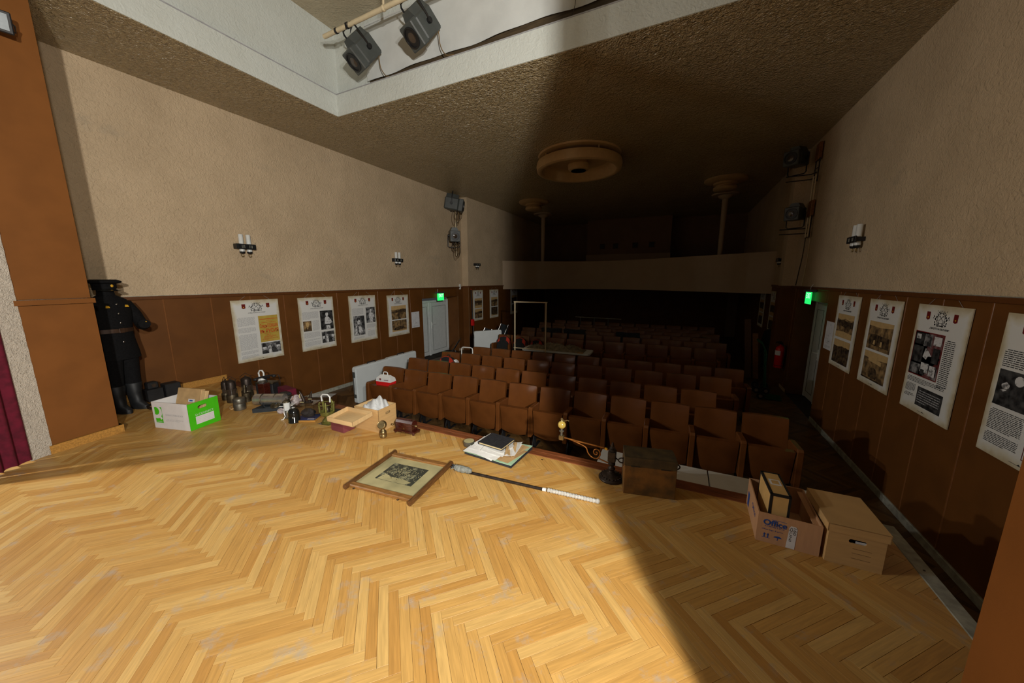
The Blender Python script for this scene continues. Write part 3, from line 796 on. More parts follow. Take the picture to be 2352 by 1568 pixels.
# ================================================================== THEATRE SEATS
def padded(mb, x0, x1, z0, z1, y0, y1, bulge=0.02, c=0.015, bow=0.0, nx=8, nz=8, hollow=0.0, crown=0.0):
    """upholstered pad: front (-y) face bulges, edges rounded; bow > 0 rounds the lower edge downwards"""
    def side(yf, sgn):
        g = []
        for j in range(nz+1):
            v = j/nz
            for i in range(nx+1):
                u = i/nx
                e = (1-(2*u-1)**6)*(1-(2*v-1)**6)
                zz = z0+(z1-z0)*v - bow*(1-v)*(1-(2*u-1)**2)
                g.append((x0+(x1-x0)*u, yf+sgn*(-bulge*e*math.sin(PI*min(max(u,.02),.98))**.4 + c*(1-e))-hollow*(2*u-1)**2+crown*v**4, zz))
        return g
    w = nx+1; A = side(y0, 1); B = side(y1, 0)
    N = len(A)
    fs = [(j*w+i, j*w+i+1, (j+1)*w+i+1, (j+1)*w+i) for j in range(nz) for i in range(nx)]
    fb = [tuple(N+k for k in q[::-1]) for q in fs]
    rim = list(range(w))+[j*w+nx for j in range(1, nz+1)]+[nz*w+i for i in range(nx-1, -1, -1)]+[j*w for j in range(nz-1, 0, -1)]
    fr = [(rim[i], N+rim[i], N+rim[(i+1) % len(rim)], rim[(i+1) % len(rim)]) for i in range(len(rim))]
    mb.add(A+B, fs+fb+fr, True)
    return mb
PITCH = 0.5288
def shear(dy_dz, y0=0, z0=0):
    m = Matrix.Identity(4); m[1][2] = dy_dz; m[1][3] = y0-dy_dz*z0; return m
# local frame: origin on the floor under the left edge of the backrest, x to the right, +y away from the stage
seat_meshes = {}
b = MB(shear(0.13, 0.0, 0.92)); padded(b, 0, 0.462, 0.36, 0.92, -0.035, 0.03, 0.002, 0.012, nx=14, nz=12, hollow=0.034, crown=0.025); seat_meshes['backrest'] = b.mesh('backrest', M['leather'])
b = MB(shear(-0.17, -0.395, 0.675)); padded(b, 0.012, 0.452, 0.27, 0.675, -0.035, 0.055, 0.012, 0.012, bow=0.05); seat_meshes['seat'] = b.mesh('seat', M['leather'])
b = MB(); padded(b, 0.012, 0.452, -0.05, 0.36, -.445, -.375, .012, .012); b.v = [(p[0], -0.44+0.4*(p[2]+.05)/.41, 0.40-(p[1]+.41)) for p in b.v]; b.f = [q[::-1] for q in b.f]; seat_meshes['seat_down'] = b.mesh('seat', M['leather'])
def arm_mesh(x):
    b = MB(T(x, 0, 0))
    poly = [(-0.44, 0.27), (-0.425, 0.69), (-0.40, 0.715), (-0.10, 0.70), (0.0, 0.66), (0.0, 0.34), (-0.2, 0.27)]
    pv = [(-0.031, y, z) for y, z in poly]+[(0.031, y, z) for y, z in poly]
    n = len(poly); c = 0.008
    inn = []
    cy = sum(p[0] for p in poly)/n; cz = sum(p[1] for p in poly)/n
    sm = lambda p, k: (p[0]+(cy-p[0])*k, p[1]+(cz-p[1])*k)
    L0 = [(-0.032, *sm(p, .045)) for p in poly]; L1 = [(-0.024, *p) for p in poly]; L2 = [(0.024, *p) for p in poly]; L3 = [(0.032, *sm(p, .045)) for p in poly]
    vs = L0+L1+L2+L3
    fs = [tuple(range(n))[::-1], tuple(range(3*n, 4*n))]
    for k in range(3):
        for i in range(n): fs.append((k*n+i, k*n+(i+1) % n, (k+1)*n+(i+1) % n, (k+1)*n+i))
    b.add(vs, fs, False)
    return b.mesh('armrest', M['leather'])
seat_meshes['armL'] = arm_mesh(-0.0334); seat_meshes['armR'] = arm_mesh(PITCH-0.0334)
def leg_mesh(x):
    b = MB(T(x, 0, 0))
    b.box(-0.011, 0.011, -0.20, -0.15, 0.02, 0.33); b.add([(-.009,-.34,.0),(.009,-.34,.0),(.009,-.31,.0),(-.009,-.31,.0),(-.009,-.19,.28),(.009,-.19,.28),(.009,-.16,.28),(-.009,-.16,.28)], [(0,3,2,1),(4,5,6,7),(0,1,5,4),(1,2,6,5),(2,3,7,6),(3,0,4,7)])
    b.box(-0.02, 0.02, -0.36, 0.02, 0.0, 0.014)
    return b.mesh('leg', M['black'])
seat_meshes['legL'] = leg_mesh(-0.0334); seat_meshes['legR'] = leg_mesh(PITCH-0.0334)
ORD = ['first', 'second', 'third', 'fourth', 'fifth', 'sixth', 'seventh', 'eighth', 'ninth', 'tenth', 'eleventh', 'twelfth', 'thirteenth']
ROWN = ['front', 'second', 'third', 'fourth', 'fifth', 'sixth', 'seventh', 'eighth', 'ninth', 'rearmost']
def seat_row(ri, xr, pitch, count, y2, slope):
    ang = math.atan(slope)
    for k in range(count):
        idx = count-1-k
        x = xr-pitch*k; y = y2+slope*(x+2.0)
        nm = ORD[idx] if idx else 'leftmost'
        if k == 0: lab = 'brown leatherette tip-up seat at the right aisle end of the %s row' % ROWN[ri]
        elif idx == 0: lab = 'brown leatherette tip-up seat at the left end of the %s row' % ROWN[ri]
        else: lab = 'brown leatherette tip-up seat, %s from the left in the %s row' % (nm, ROWN[ri])
        t = thing('theatre_seat', lab, 'theatre seat', (x, y, ZF), math.degrees(ang), 'brown theatre seats in rows')
        down = (ri, idx) in ((2, 0), (4, 0), (4, 1), (4, 2))
        parts = [('backrest', 'backrest'), ('seat', 'seat_down' if down else 'seat'), ('armrest', 'armL'), ('leg', 'legL')]
        if k == 0: parts += [('armrest', 'armR'), ('leg', 'legR')]
        for nme, key in parts:
            o = bpy.data.objects.new(nme, seat_meshes[key]); COL.objects.link(o); o.parent = t
ROWS = [(0.816, 0.5288, 12, 4.87, 0.03), (0.126, 0.5207, 11, 5.64, 0.022), (0.418, 0.5267, 11, 6.52, 0.038), (0.694, 0.519, 11, 7.29, 0.036),
        (0.415, 0.529, 11, 9.36, 0.03), (0.72, 0.529, 11, 10.32, 0.02), (0.42, 0.529, 11, 11.10, 0.02), (0.70, 0.529, 11, 11.95, 0.02), (0.42, 0.529, 11, 12.75, 0.02), (0.70, 0.529, 11, 13.75, 0.02)]
for i, a in enumerate(ROWS): seat_row(i, *a)

# ================================================================== THINGS IN THE HALL
# white folding tables folded flat, standing on edge at the left end of the first rows
def folded_table(loc, rz, label, L=0.97, Hh=0.78, ry=0):
    t = thing('folding_table', label, 'folding table', loc, rz, 'white folding tables folded flat', ry=ry)
    for k, x in enumerate((-0.028, 0.012)):
        b = MB(Matrix(((0,1,0,x),(1,0,0,0),(0,0,1,0),(0,0,0,1))))
        b.prism(rrect(0, L, 0.0, Hh, 0.05), 0, 0.034); b.build('top_half', M['tableplastic'], t)
    b = MB(); b.prism([(0.047, 0.04), (0.058, 0.04), (0.058, Hh-0.04), (0.047, Hh-0.04)], 0.03, L-0.03); b.build('face_panel', M['tableplastic'], t)
    b = MB(); b.tube([(0.01, L*0.36, Hh-0.01), (0.012, L*0.38, Hh+0.028), (0.012, L*0.58, Hh+0.028), (0.01, L*0.60, Hh-0.01)], 0.012, 8); b.build('carry_handle', M['blackplastic'], t)
    b = MB(); b.rbox(-0.024, 0.044, -0.008, 0.006, 0.12, 0.20, .003); b.rbox(-0.024, 0.044, -0.008, 0.006, Hh-0.22, Hh-0.10, .003); b.rbox(-0.02, 0.0, -0.006, 0.004, 0.2, Hh-.22, .002); b.build('hinge', M['dgrey'], t)
    return t
folded_table((-5.95, 4.84, ZF), 0, 'white plastic folding table standing folded on edge, nearest to the stage')
folded_table((-6.00, 5.78, ZF), 0, 'white plastic folding table standing folded on edge behind another by the left wall')
folded_table((-5.62, 9.0, ZF), -40, 'white plastic folding table propped behind the orange and black backpacks', 0.9, 1.0)

# white and red cake carton on the leftmost front seat
t = thing('carry_carton', 'white and red paper carry carton on the left end seat of the front row', 'carton', (-4.70, 4.50, -0.125), 4)
b = MB()
b.add([(-.16,-.07,0),(.16,-.07,0),(.16,.07,0),(-.16,.07,0),(-.165,-.075,.07),(.165,-.075,.07),(.165,.075,.07),(-.165,.075,.07)], [(0,3,2,1),(0,1,5,4),(1,2,6,5),(2,3,7,6),(3,0,4,7)])
b.build('base', M['bagred'], t)
b = MB(); b.add([(-.165,-.075,.07),(.165,-.075,.07),(.165,.075,.07),(-.165,.075,.07),(-.155,-.065,.13),(.155,-.065,.13),(.155,.065,.13),(-.155,.065,.13),(-.10,-.012,.185),(.10,-.012,.185),(.10,.012,.185),(-.10,.012,.185)],
     [(0,1,5,4),(1,2,6,5),(2,3,7,6),(3,0,4,7),(4,5,9,8),(5,6,10,9),(6,7,11,10),(7,4,8,11),(8,9,10,11)]); b.build('body', M['bagwhite'], t)
b = MB(); b.tube([(-.05,0,.18),(-.045,0,.225),(-.025,0,.235),(.025,0,.235),(.045,0,.225),(.05,0,.18)], .011, 8); b.build('handle', M['bagwhite'], t)
b = MB(); b.flat(arc(-.06, .115, .022, 0, 360, 12)[:-1], -.0765); b.flat([(.02,.10),(.12,.10),(.12,.112),(.02,.112)], -.0765); b.build('print', M['maroon'], t)

# backpacks
def backpack(loc, rz, label, w=0.40, h=0.40, d=0.22, main='blackcloth', accent='bagorange', rx=-12):
    t = thing('backpack', label, 'backpack', loc, rz, 'black and orange backpacks on the seats', rx=rx)
    def body(s, y0, y1, hh):
        b = MB(); n = 9
        poly = [(-w/2*s, 0.0), (w/2*s, 0.0)]+[(w/2*s*math.cos(R(a))*1.0, hh*0.55+hh*0.45*math.sin(R(a))) for a in range(0, 181, 18)]
        b.prism(poly, y0, y1); return b
    body(1.0, -d*0.35, d*0.5, h).build('body', M[main], t)
    body(0.86, -d*0.62, -d*0.35, h*0.74).build('front_pocket', M[main], t)
    b = MB(); b.tube([(-w/2*.98, -d*.30, h*.45)]+[(w/2*.99*math.cos(R(180-a)), -d*.30, h*.55+h*.455*math.sin(R(a))) for a in range(0, 181, 15)]+[(w/2*.98, -d*.30, h*.45)], 0.009, 8); b.build('piping', M[accent], t)
    b = MB(); b.prism([(w*.18, h*.62), (w*.44, h*.50), (w*.40, h*.86), (w*.20, h*.95)], -d*.36, -d*.34); b.prism([(-w*.44, h*.50), (-w*.30, h*.62), (-w*.34, h*.88), (-w*.46, h*.66)], -d*.36, -d*.34); b.build('side_panel', M[accent], t)
    b = MB(); b.tube([(-.04, d*.1, h-.01), (-.03, d*.1, h+.04), (.03, d*.1, h+.04), (.04, d*.1, h-.01)], .009, 6); b.build('grab_handle', M['blackplastic'], t)
    return t
backpack((-4.62, 6.22, -0.352), 3, 'black and orange backpack on a third row seat beside a white packet')
backpack((-4.64, 9.10, -0.352), 4, 'black backpack with large orange corner behind the left rear seats', 0.42, 0.44)
backpack((-4.12, 9.12, -0.352), -4, 'black backpack with red piping left of the garment rack', 0.42, 0.42)
backpack((-3.60, 9.13, -0.352), 0, 'black backpack seen through the open garment rack frame', 0.38, 0.40)
t = thing('paper_packet', 'crumpled white and grey paper packet beside the backpack in the third row', 'packet', (-4.46, 6.28, -0.20), 5)
b = MB(); b.grid(8, 5, lambda u, v: (-.12+.24*u+.015*math.sin(v*9), .02*math.sin(u*7+v*4), .0+.19*v+.012*math.sin(u*11)), True, .004); b.build('sheet', M['bagwhite'], t)
b = MB(); b.flat([(-.06,.06),(.05,.05),(.07,.12),(.0,.10),(-.05,.13)], -.03); b.build('print', M['kraft'], t)

# music stand and bent white tube frame
t = thing('music_stand', 'black music stand with tilted desk beyond the third row', 'music stand', (-4.92, 7.02, ZF), 25)
b = MB(); b.tube([(0,0,.06),(0,0,.84)], .011, 8); b.build('pole', M['chrome'], t)
for a in (90, 210, 330):
    b = MB(); b.tube([(0,0,.20),(.28*math.cos(R(a)),.28*math.sin(R(a)),.01)], .008, 6); b.build('leg', M['black'], t)
b = MB(T(0.02, 0, .96, 0, 32, 0)); b.rbox(-.006,.006,-.24,.24,-.16,.16,.002); b.rbox(-.03,.0,-.24,.24,-.17,-.155,.003); b.build('desk', M['blackplastic'], t)
t = thing('tube_frame', 'bent white tube frame standing beside the music stand', 'tube frame', (-4.52, 6.95, ZF), 4)
b = MB(); b.tube([(-.17,0,.0),(-.17,0,.90),(-.15,0,.935),(-.12,0,.945),(.08,0,.945),(.12,0,.93),(.13,0,.89),(.13,0,.0)], .014, 8); b.build('hoop', M['white'], t)
b = MB(); b.tube([(-.17,0,.30),(.13,0,.30)], .010, 8); b.build('crossbar', M['white'], t)

# garment rack
t = thing('garment_rack', 'empty cream garment rack frame standing behind the fourth row', 'garment rack', (-3.78, 8.05, ZF), 3)
for x in (0.0, 0.83):
    b = MB(); b.rbox(x-.014, x+.014, -.014, .014, .06, 1.99, .004); b.build('post', M['cream'], t)
    b = MB(); b.rbox(x-.016, x+.016, -.26, .26, .03, .06, .004); b.build('foot', M['cream'], t)
b = MB(); b.rbox(-.03, .86, -.014, .014, 1.985, 2.013, .004); b.build('top_rail', M['cream'], t)
b = MB(); b.rbox(-.03, .86, -.012, .012, .80, .822, .004); b.build('lower_rail', M['cream'], t)
b = MB(); b.tube([(.785,.03,.75),(.785,.03,1.98)], .006, 6); b.build('inner_rod', M['cable'], t)

# long table with a heap of netting
t = thing('netting_table', 'long pale folding table carrying a heap of netting', 'table', (-2.80, 8.57, ZF), 2)
b = MB(); b.slab(rrect(-0.90, 0.90, -0.30, 0.30, 0.09), 0.715, 0.752); b.build('tabletop', M['tableplastic'], t)
for x in (-.7, .7):
    for y in (-.25, .25):
        b = MB(); b.tube([(x, y, 0.0), (x, y, .715)], .014, 8); b.build('leg', M['dgrey'], t)
rg = random.Random(5)
ph = [(rg.uniform(0, 6), rg.uniform(5, 13), rg.uniform(5, 13), rg.uniform(.3, 1)) for _ in range(7)]
def heap(u, v):
    x = -0.82+1.55*u; y = -0.24+.48*v
    e = (1-(2*u-1)**4)*(1-(2*v-1)**4)
    h = 0.035+0.055*sum(a*math.sin(p+b_*u*2.6+c_*v*1.3) for p, b_, c_, a in ph)/2.2
    return (x, y, max(0.004, e*(0.06+h)+0.004))
nt_ = thing('netting_heap', 'heap of grey brown netting piled on the long pale table', 'netting', (-2.80, 8.57, ZF+0.752), 2)
b = MB(); b.grid(90, 26, heap, False, .004); b.build('netting', M['net'], nt_)
b = MB()
for _ in range(160):
    u, v = rg.uniform(.04, .96), rg.uniform(.08, .92); p = Vector(heap(u, v)); a = rg.uniform(0, 6.28); l = rg.uniform(.02, .06)
    b.tube([p+Vector((0,0,.0)), p+Vector((math.cos(a)*l*.5, math.sin(a)*l*.5, rg.uniform(.01,.035))), p+Vector((math.cos(a)*l, math.sin(a)*l, .004))], .004, 4)
o = b.build('net_strands', M['net'], nt_); o['kind'] = 'stuff'
tag(MB().rbox(-2.2, -2.06, 8.33, 8.40, ZF+.753, ZF+.765, .003).build('wood_offcut', M['oak']), 'small pale wood offcut at the right end of the netting table', 'wood piece')

# navy covers over rear seats
def cover(x0, x1, y, label):
    def fn(u, v):
        s = v*2.0-1.0
        x = x0+(x1-x0)*u
        if abs(s) < .12: yy = y+s*.35; z = 0.145+.008*math.sin(u*9)
        else:
            yy = y+(.05 if s > 0 else -.10)+.02*math.sin(u*14)*(abs(s)-.1)+(.05*(abs(s)-.1) if s > 0 else -.06*(abs(s)-.1)); z = 0.14-(abs(s)-.12)*.42
        return (x+.02*math.sin(v*9), yy, z)
    tag(MB().grid(24, 24, fn, True, .006).build('seat_cover', M['navy']), label, 'seat cover', 'dark cloths thrown over rear seats')
cover(-4.16, -3.47, 11.10, 'dark navy cloth over rear seat backs just right of the garment rack post')
cover(-3.38, -2.66, 11.10, 'dark navy cloth over rear seat backs, middle of three')
cover(-1.70, -1.00, 11.12, 'dark navy cloth over rear seat backs, rightmost of three')

# white light rail on the rear seats
t = thing('light_rail', 'thin white rail with three stubs above the rear seats', 'light rail', (-2.62, 12.60, 0.125), 0)
b = MB(); b.tube([(-.82,0,.275),(.82,0,.265)], .012, 8); b.build('bar', M['greytrim'], t)
for x in (-.62, -.12, .38):
    b = MB(); b.add([(x-.012,-.012,0),(x+.012,-.012,0),(x+.012,.012,0),(x-.012,.012,0),(x-.022,-.014,.26),(x+.022,-.014,.26),(x+.022,.014,.26),(x-.022,.014,.26)], [(0,3,2,1),(4,5,6,7),(0,1,5,4),(1,2,6,5),(2,3,7,6),(3,0,4,7)]); b.build('stub', M['dgrey'], t)

# stack of navy chairs with chrome frames beside the rear table
def navy_chair(loc, rz, label):
    t = thing('stacking_chair', label, 'chair', loc, rz, 'navy stacking chairs')
    b = MB(T(0,0,0,12)); padded(b, -.22, .22, .52, .92, .14, .17, .02, .01); b.build('backrest', M['navy'], t)
    b = MB(); b.rbox(-.22, .22, -.22, .2, .44, .475, .012); b.build('seat', M['navy'], t)
    for x in (-.23, .23):
        b = MB(); b.tube([(x,-.23,0),(x,-.21,.44),(x,.19,.46),(x,.16,.60),(x,-.02,.95)], .011, 6); b.build('leg', M['chrome'], t)
        b = MB(); b.tube([(x,.26,0),(x,.19,.46)], .011, 6); b.build('leg', M['chrome'], t)
    return t
navy_chair((-5.72, 10.05, ZF), 150, 'navy chair with chrome frame right behind the propped white table')
navy_chair((-5.42, 10.66, ZF+.09), 150, 'navy chair with chrome frame, farther one of two by the left rear wall')
tag(MB().rbox(-5.72, -5.12, 10.36, 10.96, ZF, ZF+.088, .01).build('chair_pallet', M['wood']), 'low wooden pallet under the farther navy chair', 'pallet')

# black pole with red clamp leaning on the left splay wall
t = thing('telescopic_pole', 'black telescopic pole with red clamp leaning by the rear posters', 'pole', (-6.50, 10.45, ZF), 0)
b = MB(); b.tube([(0,0,0),(-.16,.16,1.2)], .022, 8); b.build('lower_tube', M['black'], t)
b = MB(); b.tube([(-.16,.16,1.2),(-.29,.29,2.2)], .015, 8); b.build('upper_tube', M['black'], t)
b = MB(); b.rbox(-.20,-.09,.08,.17,.93,1.16,.01); b.build('clamp', M['red'], t)
b = MB(); b.cyl((-.29,.29,2.2),(-.293,.293,2.225), .018, n=10); b.build('tip', M['red'], t)

# fire extinguisher on the right wall
t = thing('fire_extinguisher', 'red fire extinguisher with pale label on the right wall beyond the door', 'fire extinguisher', (XR-.13, 9.84, -0.27), -58)
b = MB(); b.lathe([(0.0,0),(.085,.0),(.095,.02),(.095,.42),(.085,.47),(.05,.51),(.025,.52),(.025,.545)], 24); b.build('cylinder', M['red'], t)
b = MB(); b.lathe([(.0965,.05),(.0965,.062)], 24); b.build('band', M['black'], t)
b = MB()
b.add([(.0968*math.cos(R(a)), .0968*math.sin(R(a)), z) for z in (.30,.405) for a in range(200, 321, 10)], [(i, i+1, 13+i+1, 13+i) for i in range(12)], True); b.build('label_sheet', M['sticker'], t)
b = MB(); b.rbox(-.03,.03,-.03,.03,.545,.575,.006); b.rbox(-.018,.018,-.13,.02,.58,.595,.004); b.rbox(-.018,.018,-.12,.0,.605,.618,.004); b.build('valve', M['black'], t)
b = MB(); b.tube([(.03,0,.555),(.10,.0,.53),(.125,0,.40),(.118,0,.2),(.115,0,.1)], .012, 8); b.build('hose', M['black'], t)
b = MB(); b.rbox(-.03,.03,.07,.125,.28,.34,.004); b.build('wall_bracket', M['black'], t)

# green sack truck
t = thing('sack_truck', 'dark green sack truck with small wheels under the fire extinguisher', 'hand truck', (1.86, 9.05, ZF), 84)
b = MB()
for x in (-.16, .16): b.tube([(x,.02,.12),(x,.10,1.05),(x,.17,1.20),(x,.25,1.25)], .014, 8)
b.tube([(-.16,.25,1.25),(.16,.25,1.25)], .014, 8)
b.build('frame', M['greenmetal'], t)
for z in (.35, .65, .95):
    b = MB(); b.rbox(-.16,.16,.03+z*.075,.045+z*.075,z,z+.025,.003); b.build('crossbar', M['greenmetal'], t)
b = MB(); b.rbox(.02,.14,.05,.062,.3,.95,.003); b.build('back_strip', M['greenmetal'], t)
b = MB(); b.rbox(-.2,.2,-.28,.02,.015,.03,.004); b.build('toe_plate', M['greenmetal'], t)
for x in (-.23, .23):
    for (y, z) in ((.10,.075), (.02,.20), (.19,.20)):
        b = MB(); b.cyl((x-.02,y,z),(x+.02,y,z), .074, n=18); w = b.build('wheel', M['black'], t)
        b = MB(); b.cyl((x-.023,y,z),(x+.023,y,z), .035, n=14); b.build('hub', M['chrome'], w)
# dark coat and pale boards behind the truck
t = thing('leaning_boards', 'pale narrow boards leaning on the right rear wall beside the sack truck', 'boards', (1.70, 10.62, ZF), -12)
for k, (x, w, h) in enumerate(((0.0, .14, 1.55), (.17, .12, 1.2))):
    b = MB(T(x, 0, 0, -5, -6)); b.rbox(0, w, -.012+.03*k, .006+.03*k, 0.02, h, .003); b.build('board', M['wood' if k else 'framedark'], t)
t = thing('hanging_coat', 'black coat hanging on the right rear wall above the sack truck', 'coat', (2.17, 11.0, -0.55), -80)
b = MB(); b.loft([(0,0,0,.20,.08),(0,0,.4,.19,.085),(0,0,.75,.20,.09),(0,0,.95,.16,.07),(0,0,1.03,.06,.05)], 16); b.build('body', M['blackcloth'], t)
for s in (-1, 1):
    b = MB(); b.tube([(s*.15,0,.95),(s*.23,-.01,.75),(s*.25,-.03,.35)], [.06,.06,.05], 8); b.build('sleeve', M['blackcloth'], t)
# white plinth units in front of the stage edge
for (x0, x1, lab) in ((-0.62, 0.355, 'white laminate unit before the stage edge, behind the old chest'), (0.36, 1.34, 'white laminate unit before the stage edge, behind the printed cardboard box')):
    t = thing('laminate_unit', lab, 'low unit', ((x0+x1)/2, 3.36, ZF), 0, 'white laminate units before the stage')
    h = (x1-x0)/2-.003
    b = MB(); b.rbox(-h, h, -.135, .15, .755, .785, .003); b.build('top_board', M['whiteboard'], t)
    for s in (-1, 1):
        b = MB(); b.rbox(min(s*h, s*(h-.018)), max(s*h, s*(h-.018)), -.135, .15, 0, .755, .002); b.build('side_board', M['whiteboard'], t)
    b = MB(); b.rbox(-h+.02, h-.02, .135, .15, 0.0, .755, .002); b.build('front_board', M['whiteboard'], t)

# ================================================================== WALL AND CEILING THINGS
# round plaster ceiling lamps
def ring_lamp(loc, label, r, depth):
    t = thing('ceiling_rose_lamp', label, 'ceiling lamp', loc, 0, 'round plaster ceiling lamps')
    b = MB(); b.lathe([(r*.98, 0.0), (r*.96, -.03), (r*.80, -.05), (r*.3, -.055), (0.0, -.055)][::-1], 48); b.build('ceiling_plate', M['lampshade'], t)
    b = MB()
    pr = [(r*.93, -depth*.35), (r*1.0, -depth*.45), (r*1.02, -depth*.7), (r*1.0, -depth), (r*.96, -depth*1.06), (r*.90, -depth*1.06), (r*.87, -depth*1.0), (r*.845, -depth*.50), (r*.80, -depth*.36), (r*.22, -depth*.30)]
    b.lathe(pr[::-1], 56); b.build('ring', M['lampshade'], t)
    for k in range(4):
        a = R(45+90*k); b = MB(); b.tube([(r*.86*math.cos(a), r*.86*math.sin(a), -.03), (r*.86*math.cos(a), r*.86*math.sin(a), -depth*.4)], .02, 8); b.build('hanger', M['lampshade'], t)
    b = MB(); b.lathe([(0, -depth*.98), (r*.20, -depth*.98), (r*.23, -depth*.94), (r*.25, -depth*.85), (r*.26, -depth*.6), (r*.22, -depth*.5), (r*.22, -.05)], 32); b.build('centre_cup', M['lampshade'], t)
    b = MB(); b.lathe([(0, -depth*.99), (r*.18, -depth*.99)], 32); b.build('diffuser', M['dgrey'], t)
    return t
ring_lamp((-2.33, 8.40, ZC), 'large round plaster ceiling lamp with a wide ring, nearest the stage', 0.95, 0.33)
def small_rose(loc, label):
    t = thing('ceiling_rose_lamp', label, 'ceiling lamp', loc, 0, 'round plaster ceiling lamps')
    b = MB(); b.lathe([(.54, 0), (.54, -.04), (.49, -.08), (.3, -.10), (0, -.10)][::-1], 40); b.build('ceiling_plate', M['lampshade'], t)
    b = MB(); b.lathe([(0, -.30), (.27, -.30), (.30, -.27), (.30, -.22), (.24, -.20), (.24, -.17), (.30, -.15), (.30, -.10)], 36); b.build('centre_cup', M['lampshade'], t)
    return t
small_rose((-5.05, 12.35, ZC), 'small round ceiling lamp near the left balcony column')
small_rose((0.92, 12.05, ZC), 'small round ceiling lamp near the right balcony column')

# stage spotlights
def spotlight(t, stand=False):
    """local: light points to -y; body about 0.26 x 0.34 x 0.30; hung at the origin (top of yoke)"""
    Mx = T(0, 0, 0.30 if stand else -0.30)
    b = MB(Mx); b.rbox(-.12, .12, -.10, .20, -.13, .12, .02); b.build('housing', M['dgrey'], t)
    b = MB(Mx); b.prism([(-.10, .12), (.10, .12), (.06, .20), (-.06, .20)], -.08, .18); c = b.build('vent_top', M['dgrey'], t)
    b = MB(Mx); b.box(-.045, .045, -.06, .16, .2005, .203); b.build('vent_slot', M['black'], c)
    b = MB(Mx); b.rbox(-.125, .125, -.20, -.10, -.135, .125, .012); fr = b.build('lens_frame', M['dgrey'], t)
    b = MB(Mx @ T(0, -.203, -.005, 90)); b.lathe([(.105, 0), (.105, .012), (.09, .012), (.088, -.01)], 28); b.build('lens_ring', M['black'], fr)
    b = MB(Mx @ T(0, -.196, -.005, 90)); b.lathe([(.09, -.004), (.07, .004), (.04, .009), (0, .011)], 24); b.build('lens', M['glass'], fr)
    q = -1 if stand else 1
    b = MB(Mx); b.tube([(-.135, .05, 0), (-.15, .05, .05*q), (-.15, .05, .25*q), (-.12, .05, .28*q), (.12, .05, .28*q), (.15, .05, .25*q), (.15, .05, .05*q), (.135, .05, 0)], .011, 6); b.build('yoke', M['black'], t)
    for s in (-1, 1):
        b = MB(Mx); b.cyl((s*.12, .05, 0), (s*.155, .05, 0), .03, n=14); b.build('yoke_knob', M['black'], t)
    return t
spot_proto = None
def place_spot(loc, rx, rz, label, group, s=1.0, stand=False):
    t = thing('stage_spotlight', label, 'spotlight', loc, rz, group, rx=rx)
    t.scale = (s, s, s)
    return spotlight(t, stand)
PIPE_Y, PIPE_Z = 4.30, 5.49
place_spot((-4.86, PIPE_Y-.03, PIPE_Z-0.01), 50, -18, 'grey stage spotlight hanging at the left end of the ceiling pipe', 'spotlights on the ceiling pipe', 1.2)
place_spot((-3.70, PIPE_Y-.03, PIPE_Z+0.02), 50, -18, 'grey stage spotlight in the ceiling recess, cut by the picture top', 'spotlights on the ceiling pipe', 1.2)
t = thing('lighting_pipe', 'cream steel lighting pipe with clamps in the ceiling recess', 'pipe', (-5.32, PIPE_Y, PIPE_Z), 0)
b = MB(); b.tube([(0, 0, 0), (1.4, 0, .03), (5.6, 0, .10)], .032, 14); b.build('tube', M['cream'], t)
for x in (0.28, 0.52, 1.25, 1.74):
    b = MB(); b.lathe([(.036, -.02), (.04, -.015), (.04, .015), (.036, .02)], 14); o = b.build('clamp', M['black' if x < 1 else 'cream'], t); o.location = (x, 0, .021*x); o.rotation_euler = (0, R(90), 0)
for x in (1.25, 4.2):
    b = MB(); b.tube([(x, 0, .03), (x, 0, RZ-PIPE_Z)], .018, 8); b.build('hanger', M['cream'], t)
b = MB()
for k in range(4): b.tube([(.52+.01*k, -.03, -.06), (.50+.02*k, -.036, .03), (.53, .0, .05), (.54+.012*k, .036, .0), (.53, .03, -.08)], .004, 5)
b.build('wire_ties', M['black'], t)
def hang_cable(pts, label, r=.007, m='cable', name='cable'):
    return tag(MB().tube([tuple(p) for p in catmull3(pts)], r, 6).build(name, M[m]), label, 'cable')
def catmull3(pts, k=6):
    P = [Vector(p) for p in pts]; out = []
    for i in range(len(P)-1):
        p0, p1, p2, p3 = P[max(i-1,0)], P[i], P[i+1], P[min(i+2, len(P)-1)]
        for j in range(k):
            t = j/k
            out.append(0.5*((2*p1)+(p2-p0)*t+(2*p0-5*p1+4*p2-p3)*t*t+(3*p1-p0-3*p2+p3)*t**3))
    out.append(P[-1]); return out
hang_cable([(-4.71, 4.66, 5.36), (-4.62, 4.70, 5.30), (-4.60, 4.72, 5.10), (-4.50, 4.71, 4.96), (-4.42, 4.70, 4.925)], 'pale cable drooping from the left ceiling spotlight to the recess ledge')
hang_cable([(-3.55, 4.66, 5.39), (-3.45, 4.70, 5.32), (-3.42, 4.72, 5.10), (-3.32, 4.71, 4.96), (-3.18, 4.70, 4.925)], 'pale cable drooping from the second ceiling spotlight to the recess ledge')
hang_cable([(-1.40, 4.74, 5.6), (-1.42, 4.75, 5.1), (-1.47, 4.74, 4.93)], 'thin dark cable hanging down the white screen at its right part', .004, 'iron')
# cable run lying on the ledge
hang_cable([(-4.9, 4.76, 4.915), (-4.2, 4.78, 4.92), (-3.4, 4.77, 4.915), (-2.6, 4.78, 4.92), (-2.1, 4.77, 4.935), (-1.2, 4.78, 4.915), (0.6, 4.78, 4.915)], 'cable run lying along the ledge under the white screen', .012, 'cable')
